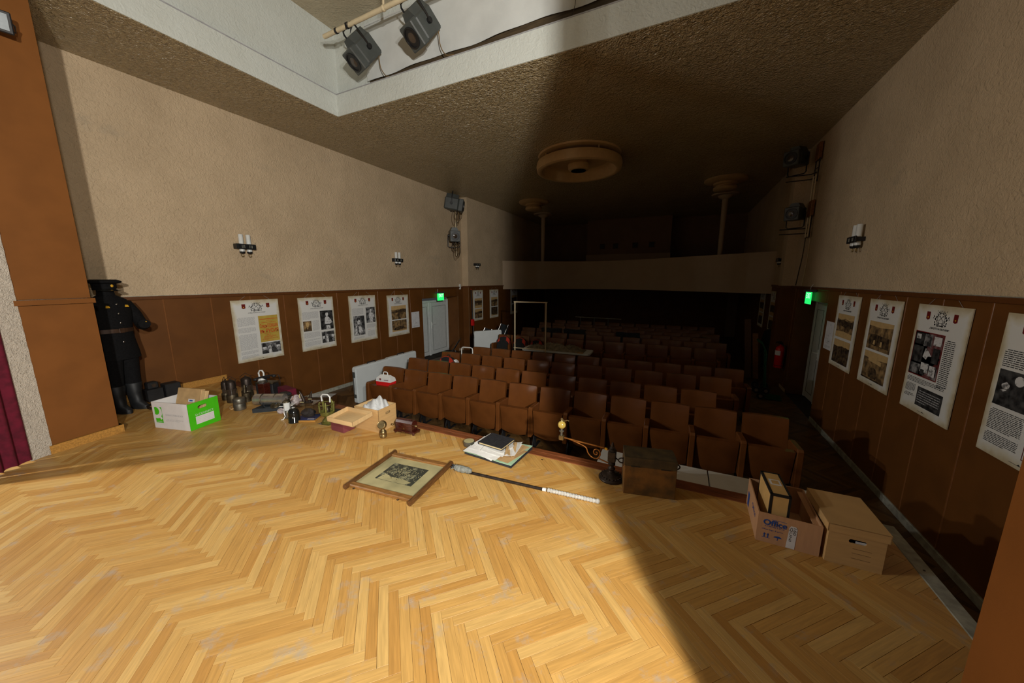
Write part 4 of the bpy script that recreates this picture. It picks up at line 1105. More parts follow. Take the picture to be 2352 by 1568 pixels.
# white fabric screen on the recess wall
t = thing('fabric_screen', 'large white woven fabric screen covering the end wall of the ceiling recess', 'screen', (-5.02, 4.845, 5.02), 0)
b = MB(); b.grid(60, 12, lambda u, v: (5.6*u, -.012-.010*math.sin(u*46+v*2)*(1-v)-.006*math.sin(u*17), .02+.09*u*(1-v)+.80*v-.012*math.sin(u*21)*(1-v)), True, .004); b.build('cloth', M['fabric'], t)
b = MB(); b.rbox(0, 5.6, -.012, .012, .83, .86, .003); b.build('top_batten', M['fabric'], t)

# wall spotlights with brackets and cables
def bracket_spot(loc, rz, label, group, s, tilt=0):
    return place_spot(loc, tilt, rz, label, group, s)
def loops(base, n, size, seed, label):
    rg = random.Random(seed); t = thing('cable_bundle', label, 'cable', base, 0, 'cable bundles at the wall spotlights')
    for k in range(n):
        w = rg.uniform(.04, .10)*size; h = rg.uniform(.15, .42)*size; ox = rg.uniform(-.08, .08)*size; oy = rg.uniform(-.08, .08)*size
        pts = [(ox, oy, 0), (ox+w*.7, oy, -h*.35), (ox+w*.4, oy+.02, -h*.85), (ox-w*.1, oy, -h), (ox-w*.5, oy-.02, -h*.7), (ox-w*.3, oy, -h*.2), (ox+.01, oy, .02)]
        b = MB(); b.tube(catmull3(pts), .007, 5); b.build('loop', M['iron' if k % 2 else 'cable'], t)
    b = MB(); b.rbox(-.05*size, .05*size, -.05*size, .05*size, -.06*size, .03*size, .01); b.build('junction', M['iron'], t)
    return t
# left wall
xw = XL
place_spot((xw+0.30, 10.02, 4.62), 10, 120, 'grey spotlight seen from the side, high on the left wall under the ceiling', 'spotlights on the side walls', 1.5)
place_spot((xw+0.28, 9.85, 2.78), 8, 42, 'grey spotlight with round lens, lower one on the left wall pole', 'spotlights on the side walls', 1.3, True)
t = thing('spotlight_pole', 'pale vertical pole carrying the two left wall spotlights', 'pole', (xw+0.20, 10.08, 2.55), 0)
b = MB(); b.tube([(0, 0, 0), (0, 0, 1.95)], .022, 10); b.build('tube', M['cream'], t)
for z in (.25, .85, 1.45, 1.8):
    b = MB(); b.tube([(-.2, 0, z), (.0, 0, z)], .012, 8); b.build('wall_arm', M['iron'], t)
b = MB(); b.rbox(-.04, .05, -.16, .12, .50, .66, .01); b.rbox(-.04, .05, -.18, .22, 1.58, 1.70, .01); b.build('wood_plate', M['wood'], t)
loops((xw+.25, 10.12, 4.08), 7, 1.3, 2, 'tangled cables below the upper left wall spotlight')
loops((xw+.25, 9.95, 2.98), 8, 1.5, 4, 'tangled cables below the lower left wall spotlight')
hang_cable([(xw+.1, 10.28, 4.0), (xw+.06, 10.36, 3.7), (xw+.05, 10.33, 3.4), (xw+.05, 10.42, 3.1), (xw+.03, 10.36, 2.95)], 'wavy cable between the two left wall spotlights', .008, 'iron')
hang_cable([(xw+.03, 10.32, 2.85), (xw+.012, 10.30, 2.2), (xw+.012, 10.30, 1.52)], 'thin cable running down the left wall to the wainscot', .006, 'parapet')
tag(MB().rbox(xw, xw+.04, 10.46, 10.54, 1.42, 1.60, .006).build('junction_box', M['white']), 'small white junction box on top of the left wainscot', 'junction box')
# right wall
place_spot((XR-0.34, 9.62, 3.90), 4, -38, 'dark spotlight with round lens, upper one at the right wall corner', 'spotlights on the side walls', 1.12, True)
place_spot((XR-0.24, 9.62, 2.82), 4, -30, 'grey spotlight with bright lens reflections, lower one on the right wall', 'spotlights on the side walls', 1.05, True)
def wall_frame(loc, label, n):
    t = thing('spotlight_bracket', label, 'bracket', loc, 0, 'iron brackets of the right wall spotlights')
    for z in (0, -.10):
        b = MB(); b.tube([(0, .12, z), (-.05, .27, z), (-.46, .30, z)], .011, 6); b.build('arm', M['iron'], t)
    b = MB()
    for y in (-.10, .12): b.tube([(-.03, y, .22), (-.03, y, -.22)], .010, 6)
    for z in (.2, .05, -.12, -.2): b.tube([(-.03, -.12, z), (-.03, .16, z)], .009, 6)
    b.build('grid', M['iron'], t)
    b = MB(); b.rbox(-.06, 0, -.08, .12, .2, .52, .01); b.build('wood_plate', M['wood'], t)
    return t
wall_frame((XR-.02, 9.35, 3.90), 'iron bracket with wooden plate under the upper right wall spotlight', 1)
wall_frame((XR-.02, 9.35, 2.82), 'iron bracket with wooden plate under the lower right wall spotlight', 2)
t = thing('spotlight_pole', 'pair of pale poles joining the two right wall spotlight brackets', 'pole', (XR-.06, 9.35, 2.62), 0)
for y in (-.06, .10):
    b = MB(); b.tube([(0, y, 0), (0, y, 1.2)], .016, 8); b.build('tube', M['cream'], t)
hang_cable([(XR-.03, 9.55, 2.8), (XR-.02, 9.62, 2.3), (XR-.015, 9.75, 1.95), (XR-.015, 9.85, 1.63)], 'dark cable running down the right wall to the wainscot', .008, 'iron')
hang_cable([(XR-.03, 9.28, 2.8), (XR-.015, 9.30, 2.2), (XR-.015, 9.42, 1.63)], 'pale cable running down the right wall beside the dark one', .006, 'cream')

# candle wall sconces
def sconce(loc, rz, label, candles=True):
    t = thing('wall_sconce', label, 'wall lamp', loc, rz, 'two candle wall sconces')
    b = MB(); b.rbox(-.135, .155, -.125, -.105, -.045, .045, .004); b.rbox(-.15, -.12, -.115, 0, -.045, .045, .004); b.rbox(.10, .13, -.115, 0, -.03, .03, .004); b.build('iron_band', M['black'], t)
    for x in (-.05, .07):
        b = MB(); b.lathe([(.040, -.085), (.042, -.05), (.036, -.045)], 18, (x, -.065, 0)); b.build('collar', M['opal'], t)
        if candles:
            b = MB(); b.lathe([(.036, -.045), (.036, .205), (.032, .21), (0, .21)], 20, (x, -.065, 0)); b.build('candle_tube', M['opal'], t)
        b = MB(); b.lathe([(0, -.125), (.030, -.12), (.042, -.10), (.042, -.085)], 18, (x, -.065, 0)); b.build('cup', M['black'], t)
        b = MB(); b.tube([(x-.02, -.065, -.12), (x-.022, -.065, -.15), (x-.01, -.065, -.172), (x+.012, -.065, -.172), (x+.022, -.065, -.15), (x+.015, -.065, -.135)], .006, 6); b.build('curl', M['brass'], t)
    b = MB()
    for k, x in enumerate((-.075, -.055, -.035, .045, .065, .085)): b.box(x, x+.006, -.127, -.1245, -.025, .025)
    b.build('slots', M['greytrim'], t)
    return t
sconce((XL, 3.70, 2.33), 90, 'black iron wall sconce with two white candle tubes, nearest on the left wall')
sconce((XL, 7.45, 2.28), 90, 'black iron wall sconce with two white candle tubes, farther on the left wall')
sconce((-6.87, 11.22, 2.30), 90, 'small black wall sconce with stub candles near the left balcony end', False)
sconce((XR, 6.95, 2.33), -90, 'black iron wall sconce with two white candle tubes on the right wall')
sconce((XR, 11.35, 2.26), -90, 'small dark wall sconce near the right balcony end', False)

# exit signs
def exit_sign(loc, rz, label):
    t = thing('exit_sign', label, 'exit sign', loc, rz, 'green exit signs over the doors')
    b = MB(); b.rbox(-.20, .20, -.10, 0, .10, .15, .008); b.build('housing', M['dgrey'], t)
    b = MB(); b.rbox(-.17, .17, -.07, -.058, -.13, .10, .003); b.build('panel', M['green_led'], t)
    b = MB(); put_text(b, 'EXIT', 0.02, .03, .10, .24, -.0715); b.build('lettering', M['exit_white'], t)
    b = MB(); b.tube([(-.1, -.02, .15), (-.1, -.02, .20), (-.07, -.01, .22), (-.06, 0, .25)], .005, 6); b.build('feed_cable', M['white'], t)
    return t
exit_sign((XL+.02, 9.28, 1.22), 90, 'glowing green exit sign above the left white door')
exit_sign((XR-.02, 8.60, 1.42), -90, 'glowing green exit sign above the right white door')

# evacuation plan notices
def notice(loc, rz, label):
    t = thing('evacuation_plan', label, 'notice', loc, rz, 'evacuation plans beside the doors')
    b = MB(); b.box(-.17, .17, -.004, 0, 0, .47); b.build('sheet', M['sticker'], t)
    b = MB(); rg = random.Random(4)
    for k in range(7):
        x0, z0 = rg.uniform(-.11, .02), rg.uniform(.08, .32); w, h = rg.uniform(.04, .09), rg.uniform(.03, .09)
        for q in ([(x0,z0),(x0+w,z0),(x0+w,z0+.003),(x0,z0+.003)], [(x0,z0),(x0+.003,z0),(x0+.003,z0+h),(x0,z0+h)], [(x0+w,z0),(x0+w+.003,z0),(x0+w+.003,z0+h),(x0+w,z0+h)]): b.flat(q, -.005)
    b.flat([(.0,.42),(.02,.40),(.03,.43)], -.005); b.flat(arc(.03,.14,.012,0,360,8)[:-1], -.005)
    put_lines(b, -.12, .12, .02, .07, 4, -.005, .35, rg)
    b.build('plan_drawing', M['greyink'], t)
    return t
notice((XL+.016, 8.11, 0.34), 90, 'white evacuation plan sheet beside the left door')
notice((XR-.016, 7.52, 0.59), -90, 'white evacuation plan sheet beside the right door')

# LED flood on the left pillar
t = thing('led_floodlight', 'black LED floodlight on the left stage pillar at the picture edge', 'floodlight', (-5.665, 1.165, 3.99), 78)
b = MB(T(0, -.09, 0, 12)); b.rbox(-.125, .125, -.02, .02, -.085, .085, .008); b.build('housing', M['blackplastic'], t)
b = MB(T(0, -.09, 0, 12)); b.box(-.102, .102, -.0225, -.0205, -.062, .062); b.build('glass', M['ledglass'], t)
b = MB(); b.tube([(-.125, -.09, 0), (-.135, -.07, 0), (-.135, -.01, -.03), (.135, -.01, -.03), (.135, -.07, 0), (.125, -.09, 0)], .007, 6); b.build('bracket', M['black'], t)

# ---- exhibition posters
def crest(b_ink, b_red, b_gold, W, H, y):
    s = W/0.8
    cx, cz = 0.0, H-.125*s
    for sx in (-1, 1):
        px = sx*.205*s
        b_red.flat([(px-.03*s, cz+.055*s), (px-.03*s, cz-.02*s), (px, cz-.032*s), (px+.03*s, cz-.02*s), (px+.03*s, cz+.055*s)], y)
        b_gold.flat([(px-.012*s, cz+.003*s), (px, cz-.014*s), (px+.012*s, cz+.003*s)], y-.0006)
    # round shield outline with crossed hammers, supporters, crown
    ring = arc(0, 0, .055*s, 0, 360, 18)[:-1]; inn = arc(0, 0, .050*s, 0, 360, 18)[:-1]; n = len(ring)
    b_ink.add([(cx+p[0], y, cz+p[1]) for p in ring]+[(cx+p[0], y, cz+p[1]) for p in inn], [(i, (i+1) % n, n+(i+1) % n, n+i) for i in range(n)])
    for sx in (-1, 1):
        b_ink.flat([(cx+sx*.03*s, cz-.03*s), (cx+sx*.034*s, cz-.026*s), (cx-sx*.022*s, cz+.026*s), (cx-sx*.028*s, cz+.022*s)][::sx], y)
        b_ink.flat([(cx-sx*.034*s, cz+.016*s), (cx-sx*.022*s, cz+.03*s), (cx-sx*.016*s, cz+.025*s), (cx-sx*.029*s, cz+.011*s)][::sx], y)
    for sx in (-1, 1):
        rg2 = random.Random(9)
        for _ in range(26):
            a = R(rg2.uniform(-75, 70)); rr = rg2.uniform(.062, .125)*s
            px, pz = cx+sx*rr*math.cos(a)*1.0, cz+rr*math.sin(a)*.75; w = rg2.uniform(.004, .013)*s; h = rg2.uniform(.004, .016)*s; k = rg2.uniform(0, 3.1)
            q = [(px+w*math.cos(k+t_)*1.0, pz+h*math.sin(k+t_)) for t_ in (0, 1.5, 3.0, 4.6)]
            b_ink.flat(q, y)
    for k in range(5): b_ink.flat([(cx+(-.032+.014*k)*s, cz+.060*s), (cx+(-.024+.014*k)*s, cz+.060*s), (cx+(-.030+.0155*k)*s, cz+.088*s)], y)
    b_ink.flat([(cx-.06*s, cz-.082*s), (cx+.06*s, cz-.082*s), (cx+.05*s, cz-.072*s), (cx-.05*s, cz-.072*s)], y)
def poster(loc, rz, W, H, label, title, spec, group, strings=True, tilt=0):
    t = thing('exhibition_poster', label, 'poster', loc, rz, group)
    if tilt: t.rotation_euler = (R(tilt), 0, R(rz))
    MB().rbox(-W/2, W/2, -.010, 0, 0, H, .001).build('board', M['paper'], t)
    y = -.0108
    bi, br, bg = MB(), MB(), MB()
    crest(bi, br, bg, W, H, y)
    put_text(bi, title, 0, H-.235*W/.8, .022, .30*W/.8, y, .015)
    bi.flat([(-.07, .028), (.05, .028), (.05, .031), (-.07, .031)], y); bi.flat([(.0, .030), (.03, .030), (.015, .042)], y)
    ink = {'ink': bi, 'greyink': MB(), 'redink': MB(), 'crest': br, 'gold': bg}
    for k, q in enumerate(spec):
        kind = q[0]
        if kind == 'photo':                      # photo, x0,x1,z0,z1, material, shapes
            _, x0, x1, z0, z1, m, shapes = q
            ph = MB().add([(x0,y,z0),(x1,y,z0),(x1,y,z1),(x0,y,z1)], [(0,1,2,3)]).build('photo', M[m], t)
            for i, (sm, poly) in enumerate(shapes):
                MB().flat([(x0+(x1-x0)*u, z0+(z1-z0)*v) for u, v in poly], y-.0006*(i+1)).build('figure', M[sm], ph)
        elif kind == 'lines':
            _, x0, x1, z0, z1, n, m = q
            put_lines(ink[m], x0, x1, z0, z1, n, y-.0012, .42, random.Random(k))
        elif kind == 'text':
            _, s, cx, cz, h, w, m = q
            put_text(ink[m], s, cx, cz, h, w, y-.0012, .022 if h > .05 else .012)
        elif kind == 'bar':
            _, x0, x1, z0, z1, m = q
            ink[m].add([(x0,y-.0012,z0),(x1,y-.0012,z0),(x1,y-.0012,z1),(x0,y-.0012,z1)], [(0,1,2,3)])
    for nme, k in (('print', 'ink'), ('body_text', 'greyink'), ('red_print', 'redink'), ('badge', 'crest'), ('badge_gold', 'gold')):
        if ink[k].f:
            o = ink[k].build(nme, M[k], t)
            o['kind'] = 'stuff'
    if strings:
        b = MB()
        for s in (-1, 1): b.tube([(s*W*.33, -.004, H-.01), (s*W*.15, .0, H+.10)], .0015, 4)
        b.build('hanging_string', M['greyink'], t)
    return t
def ell2(cx, cz, rx, rz, n=12): return [(cx+rx*math.cos(2*PI*i/n), cz+rz*math.sin(2*PI*i/n)) for i in range(n)]
MAN = [('bwl', ell2(.52,.80,.11,.12)), ('bwd', [(.38,.80),(.40,.93),(.52,.97),(.64,.92),(.66,.82),(.60,.88),(.45,.88)]), ('bwl', [(.30,.28),(.34,.60),(.44,.68),(.60,.68),(.74,.58),(.92,.36),(.74,.30),(.72,.02),(.40,.02),(.42,.30)]), ('bwd', [(.40,.22),(.74,.22),(.74,.27),(.40,.27)])]
SUIT = [('sepial', ell2(.5,.66,.20,.25)), ('sepiad', [(.02,0),(.10,.22),(.34,.36),(.50,.20),(.66,.38),(.92,.22),(.98,0)]), ('sepial', [(.44,.34),(.56,.34),(.50,.08)])]
CROWD = [('bwl', ell2(.14,.55,.10,.20)), ('bwd', [(.02,.62),(.26,.62),(.24,.92),(.06,.94)]), ('bwl', ell2(.40,.55,.09,.18)), ('bwd', [(.0,0),(.02,.30),(.22,.36),(.30,.0)]), ('bwl', [(.34,0),(.36,.36),(.48,.36),(.52,0)]), ('bwd', [(.52,0),(.50,.55),(.66,.62),(.80,.20),(.82,0)]), ('bwl', ell2(.86,.62,.10,.22)), ('bwd', [(.72,.70),(.98,.66),(.94,.96),(.76,.92)])]
WORK = [('bwl', [(.05,.02),(.15,.45),(.32,.62),(.28,.30),(.40,.02)]), ('bwl', ell2(.45,.68,.14,.13)), ('bwd', [(.28,.70),(.34,.92),(.60,.90),(.66,.72),(.50,.82)]), ('bwl', [(.42,.15),(.40,.50),(.62,.48),(.78,.2),(.6,.1)]), ('bwd', [(.66,.95),(.98,.98),(.98,.25),(.74,.42)])]
HILLS = [('sepial', [(0,.72),(.3,.70),(.55,.76),(.8,.72),(1,.74),(1,1),(0,1)]), ('sepiad', [(0,.60),(.35,.62),(.6,.72),(.8,.76),(1,.68),(1,.5),(0,.48)]), ('sepiad', [(.42,.0),(.40,.42),(.48,.45),(.62,0)])]
CARTS = [('sepiad', [(.05,.12),(.2,.36),(.45,.44),(.8,.40),(.86,.2),(.5,.14),(.25,.06)]), ('sepial', [(0,0),(1,0),(1,.1),(.4,.08),(.1,.14),(0,.2)])]
VILL = [('sepial', [(0,.80),(.25,.74),(.5,.82),(.75,.76),(1,.80),(1,1),(0,1)]), ('sepiad', [(0,.45),(.3,.5),(.7,.42),(1,.5),(1,.74),(.7,.7),(.4,.76),(0,.72)]), ('sepial', [(.0,0),(1,0),(1,.22),(.5,.28),(0,.24)])]
MINE = [('sepial', [(0,.78),(.4,.74),(1,.80),(1,1),(0,1)]), ('sepial', [(.22,.66),(.78,.60),(.78,.74),(.22,.80)]), ('sepiad', arc(.5,.30,.16,0,180,8)+[(.34,.08),(.66,.08)]), ('sepiad', [(0,0),(1,0),(1,.05),(0,.05)])]
GROUP = [('sepial', [(0,.84),(.5,.80),(1,.86),(1,1),(0,1)]), ('sepiad', [(.05,.16),(.1,.5),(.3,.56),(.6,.52),(.92,.5),(.95,.12)]), ('sepial', [(.28,.18),(.30,.34),(.36,.34),(.37,.18)]), ('sepial', [(.58,.16),(.60,.34),(.66,.34),(.67,.16)])]
SQ = lambda a, b, c, d: [(a,c),(b,c),(b,d),(a,d)]
COLLAGE = [('bwd', SQ(.02,.34,.72,.98)), ('bwl', SQ(.06,.22,.84,.95)), ('bw', SQ(.36,.64,.70,.98)), ('bwl', SQ(.70,.96,.76,.96)), ('bwd', SQ(.02,.40,.30,.68)), ('bwl', [(.42,.45),(.48,.66),(.60,.60),(.72,.50),(.60,.48),(.56,.40)]), ('bwd', SQ(.74,.97,.36,.70)), ('bwl', SQ(.42,.70,.10,.32)), ('bwd', SQ(.44,.58,.04,.16)), ('bw', SQ(.02,.40,.02,.26)), ('bwl', SQ(.74,.96,.06,.30))]
COUPLE = [('bwl', ell2(.26,.58,.12,.11)), ('bwd', [(.12,.58),(.16,.72),(.34,.74),(.40,.60),(.28,.68)]), ('bwl', ell2(.62,.78,.14,.14)), ('bwd', [(.0,0),(.04,.42),(.24,.46),(.42,.40),(.46,0)]), ('bwd', [(.44,0),(.46,.56),(.62,.62),(.98,.60),(.98,0)]), ('bwl', [(.14,.44),(.24,.40),(.34,.46),(.24,.47)])]
GL, GR = 'exhibition posters on the left wall', 'exhibition posters on the right wall'
T1 = '„СЛЕД ПОЖАРА В РУСИЯ“'
T2 = '„СЪРЦЕТО НА БЪЛГАРИЯ“'
PW, PH = 0.81, 1.13
z0 = 0.25
poster((XL+.02, 3.775, z0+.008), 90, PW, PH, 'white poster with the big yellow and red Cyrillic playbill', T1, [
    ('lines', -.34, -.05, .66, .82, 12, 'greyink'), ('lines', -.34, -.05, .54, .63, 7, 'greyink'), ('lines', -.34, -.05, .22, .51, 22, 'greyink'), ('lines', -.34, -.05, .14, .20, 5, 'greyink'), ('lines', -.34, -.05, .06, .12, 4, 'greyink'),
    ('photo', 0.01, .36, .325, .825, 'bill', []), ('bar', .025, .355, .755, .765, 'redink'), ('text', 'ДРАМАТА', .185, .73, .016, .09, 'redink'), ('text', 'ГОДИШЕНЪ ВЕЧЕРЕНЪ НАРОД', .185, .695, .018, .26, 'redink'),
    ('text', 'СледъПОЖАРА', .185, .625, .085, .325, 'redink'), ('text', 'въ РУСИЯ', .185, .535, .075, .325, 'redink'), ('lines', .06, .31, .478, .492, 1, 'redink'), ('lines', .11, .26, .450, .468, 1, 'redink'), ('lines', .07, .30, .40, .44, 3, 'redink'), ('lines', .04, .33, .36, .395, 3, 'redink'), ('lines', .1, .27, .335, .35, 1, 'redink'),
    ('photo', 0.01, .36, .10, .305, 'bw', CROWD)], GL)
poster((XL+.02, 4.975, z0), 90, PW, PH, 'white poster with a small suited portrait at left and a standing man photo', T1, [
    ('lines', -.34, .02, .67, .83, 13, 'greyink'), ('photo', -.34, -.155, .42, .635, 'sepia', SUIT), ('lines', -.13, .02, .42, .64, 18, 'greyink'), ('lines', -.34, .02, .27, .39, 9, 'greyink'), ('lines', -.34, .02, .20, .245, 3, 'greyink'), ('lines', -.34, .02, .09, .19, 8, 'greyink'),
    ('photo', .06, .37, .41, .83, 'bwd', MAN), ('photo', .06, .37, .115, .365, 'bw', CROWD)], GL)
poster((XL+.02, 6.20, z0-.012), 90, PW, PH, 'white poster with two tall black and white photos, left one lower', T1, [
    ('lines', -.33, -.0, .66, .83, 13, 'greyink'), ('photo', -.31, .02, .16, .64, 'bw', WORK), ('photo', .08, .37, .44, .83, 'bw', MAN[:3]), ('lines', .08, .37, .31, .41, 8, 'greyink'), ('lines', .10, .28, .26, .28, 1, 'redink'), ('lines', .10, .32, .10, .24, 11, 'greyink'), ('lines', -.33, -.02, .07, .13, 4, 'greyink')], GL)
poster((XL+.02, 7.41, z0-.045), 90, PW, PH, 'white poster with two wide sepia photos beside the left evacuation plan', T2, [
    ('photo', -.27, .30, .46, .835, 'sepia', HILLS), ('photo', -.27, .30, .12, .43, 'sepia', CARTS)], GL)
GRR = 'exhibition posters on the right wall'
RW, RH = 0.775, 1.11
poster((XR-.02, 6.94, 0.40), -90, RW, RH, 'white poster with two sepia landscape photos beside the right evacuation plan', T2, [
    ('photo', -.29, .29, .47, .83, 'sepia', VILL), ('photo', -.29, .29, .07, .43, 'sepiad', HILLS)], GR)
poster((XR-.02, 5.89, 0.395), -90, RW, RH, 'white poster with a sepia group of people above a mine entrance', T2, [
    ('photo', -.29, .29, .47, .83, 'sepia', GROUP), ('photo', -.29, .29, .08, .44, 'sepia', MINE)], GR)
poster((XR-.02, 4.825, 0.392), -90, RW, RH, 'white poster with a red framed collage of photos and a black text panel', T2, [
    ('photo', -.345, .115, .375, .835, 'crest', []), ('photo', -.335, .105, .385, .825, 'bw', COLLAGE), ('lines', .135, .27, .33, .80, 26, 'ink'), ('lines', -.335, .25, .30, .355, 4, 'ink'), ('lines', -.335, -.17, .19, .28, 7, 'ink'), ('lines', -.335, -.17, .135, .175, 3, 'ink'),
    ('photo', -.13, .26, .08, .275, 'bwd', []), ('lines', -.11, .23, .11, .25, 6, 'greyink')], GR)
poster((XR-.02, 3.69, 0.392), -90, RW, RH, 'white poster with a couple portrait photo, partly cut by the right pillar', T2, [
    ('lines', -.33, -.02, .70, .84, 9, 'ink'), ('photo', -.335, -.02, .40, .68, 'bwd', COUPLE), ('lines', -.335, -.03, .20, .37, 13, 'ink'), ('lines', -.335, -.03, .09, .18, 7, 'ink'), ('bar', .02, .36, .08, .085, 'crest'), ('bar', .02, .025, .08, .80, 'crest')], GR)
# posters on the splayed rear walls
sa = math.degrees(math.atan2(1.0, 0.40))
def on_run(run, i, d, z, off=.02):
    p = Vector((*run[i], 0)); q = Vector((*run[i+1], 0)); dd = (q-p).normalized(); return p+dd*d, dd
poster((-6.83, 11.27, 0.24), 90, .72, PH, 'white poster with two sepia valley photos behind the black leaning pole', T2, [('photo', -.25, .28, .47, .83, 'sepia', VILL), ('photo', -.25, .28, .09, .43, 'sepia', HILLS)], 'posters on the rear walls')
poster((-6.77, 12.42, 0.24), 90, .72, PH, 'white poster with two sepia photos, last before the left balcony corner', T2, [('photo', -.25, .28, .47, .83, 'sepia', HILLS), ('photo', -.25, .28, .09, .43, 'sepiad', CARTS)], 'posters on the rear walls')
poster((-6.77, 14.3, 0.24), 90, .72, PH, 'dim poster in the darkness under the left part of the balcony', T2, [('photo', -.25, .28, .47, .83, 'sepiad', HILLS), ('photo', -.25, .28, .09, .43, 'sepiad', CARTS)], 'posters on the rear walls')
poster((XR-.02, 11.62, 0.32), -90, .74, PH, 'dim white framed poster on the right wall left of the fire extinguisher', T2, [('photo', -.28, .28, .47, .83, 'sepiad', VILL), ('photo', -.28, .28, .09, .43, 'sepiad', HILLS)], 'posters on the rear walls')
poster((XR-.01, 13.1, 0.32), -90, .74, PH, 'dark poster farther back on the right rear wall', T2, [('photo', -.28, .28, .47, .83, 'sepiad', VILL), ('photo', -.28, .28, .09, .43, 'sepiad', HILLS)], 'posters on the rear walls')

# ================================================================== THINGS ON THE STAGE
def open_box(mb, w, d, h, t=0.006):
    """open-topped carton, origin front-left corner"""
    mb.box(0, w, 0, t, 0, h); mb.box(0, w, d-t, d, 0, h); mb.box(0, t, t, d-t, 0, h); mb.box(w-t, w, t, d-t, 0, h); mb.box(t, w-t, t, d-t, 0, t)
    return mb
def holed_panel(mb, w, h, y0, y1, hx, hz, hw, hh):
    """x,z panel with a stadium-shaped hand hole"""
    m_ = .006; X0, X1, Z0, Z1 = hx-hw/2-m_, hx+hw/2+m_, hz-hh/2-m_, hz+hh/2+m_
    r = hh/2; cr, cl = hx+hw/2-r, hx-hw/2+r
    hole = arc(cr, hz, r, -90, 0, 4)+arc(cr, hz, r, 0, 90, 4)[1:]+arc(cl, hz, r, 90, 180, 4)+arc(cl, hz, r, 180, 270, 4)[1:]
    def leg(a, c, b): return [(a[0]+(c[0]-a[0])*k/2, a[1]+(c[1]-a[1])*k/2) for k in range(2)]+[(c[0]+(b[0]-c[0])*k/2, c[1]+(b[1]-c[1])*k/2) for k in range(3)]
    outer = leg((cr, Z0), (X1, Z0), (X1, hz))+leg((X1, hz), (X1, Z1), (cr, Z1))[1:]+leg((cl, Z1), (X0, Z1), (X0, hz))+leg((X0, hz), (X0, Z0), (cl, Z0))[1:]
    n = len(hole); vs = [(x, y, z) for y in (y0, y1) for (x, z) in hole+outer]; N = 2*n; fs = []
    for i in range(n):
        j = (i+1) % n
        fs += [(i, n+i, n+j, j), (N+j, N+n+j, N+n+i, N+i), (j, N+j, N+i, i)]
    mb.add(vs, fs)
    mb.box(0, X0, y0, y1, 0, h); mb.box(X1, w, y0, y1, 0, h); mb.box(X0, X1, y0, y1, 0, Z0); mb.box(X0, X1, y0, y1, Z1, h)
    return mb

# ---- framed old photograph lying on the floor
t = thing('framed_photograph', 'old group photograph in a walnut frame lying on the parquet', 'picture frame', (-2.146, 2.165, 0), 5.6)
fw_, fh_ = .325, .30
for s in (-1, 1):
    b = MB(); b.tube([(s*fw_, -fh_-.03, .022), (s*fw_, fh_+.03, .022)], .022, 12); b.build('round_rail', M['framedark'], t)
    b = MB(); b.rbox(-fw_+.01, fw_-.01, min(s*fh_, s*(fh_-.055)), max(s*fh_, s*(fh_-.055)), .006, .034, .006); b.build('flat_rail', M['framewood'], t)
MB().box(-fw_+.01, fw_-.01, -fh_+.05, fh_-.05, .004, .016).build('backing', M['wood'], t)
MB().box(-fw_+.02, fw_-.02, -fh_+.055, fh_-.055, .016, .0172).build('mount', M['mount'], t)
ph = MB().add([(-.19, -.125, .0178), (.19, -.125, .0178), (.19, .15, .0178), (-.19, .15, .0178)], [(0,1,2,3)]).build('photograph', M['photoold'], t)
rg = random.Random(8); b = MB()
for _ in range(230):
    x = rg.gauss(0, .085); y_ = rg.gauss(.03, .045); s = rg.uniform(.0018, .0042)
    if abs(x) < .18 and -.09 < y_ < .14: b.add([(x-s, y_-s, .0182), (x+s, y_-s, .0182), (x+s, y_+s, .0182), (x-s, y_+s, .0182)], [(0,1,2,3)])
o = b.build('faces', M['mount'], ph); o['kind'] = 'stuff'
MB().add([(-.17,-.122,.0182),(.12,-.122,.0182),(.16,-.08,.0182),(.05,-.055,.0182),(-.06,-.06,.0182),(-.15,-.03,.0182)], [(0,1,2,3,4,5)]).build('foreground', M['mount'], ph)
for x in (-.25, .20):
    b = MB(); b.tube([(x+.008*math.cos(a), -fh_-.008+.008*math.sin(a), .015) for a in [k*PI/5 for k in range(11)]], .0022, 5); b.build('screw_eye', M['iron'], t)

# ---- staff with rope grip and rag head
P0, P1, P2 = Vector((-1.754, 2.457, .016)), Vector((-.892, 2.514, .016)), Vector((-.464, 2.545, .016))
t = thing('wrapped_staff', 'dark staff with white rope grip and grey rag head on the parquet', 'staff', (-1.754, 2.457, 0), math.degrees(math.atan2(.088, 1.29)))
b = MB(); b.tube([(.12, 0, .014), (.86, 0, .014)], .0125, 10); b.build('shaft', M['iron'], t)
b = MB(); b.tube([(.835, 0, .0145), (.865, 0, .0145)], .0142, 12); b.build('white_band', M['white'], t)
b = MB(); b.tube([(.88+.005*k, 0, .018) for k in range(82)], [.0165+.0022*math.sin(k*1.35) for k in range(82)], 12); b.build('rope_grip', M['rope'], t)
b = MB(); b.ell((1.29, 0, .02), .018, .02, .02, 12, 8); b.build('end_knob', M['rope'], t)
b = MB(); rr = [.016, .03, .026, .033, .028, .034, .03, .027, .03, .024, .018]; b.tube([(-.02+.018*k, .004*math.sin(k*2), .032) for k in range(11)], rr, 12); b.build('rag_head', M['rag'], t)
for k in range(5):
    b = MB(); a = k*1.3; b.tube([(.0, 0, .035), (-.03, .02*math.sin(a), .04+.012*math.cos(a)), (-.045, .03*math.sin(a), .035+.02*math.cos(a))], [.01, .007, .003], 6); b.build('rag_end', M['rag' if k % 2 else 'rubber'], t)

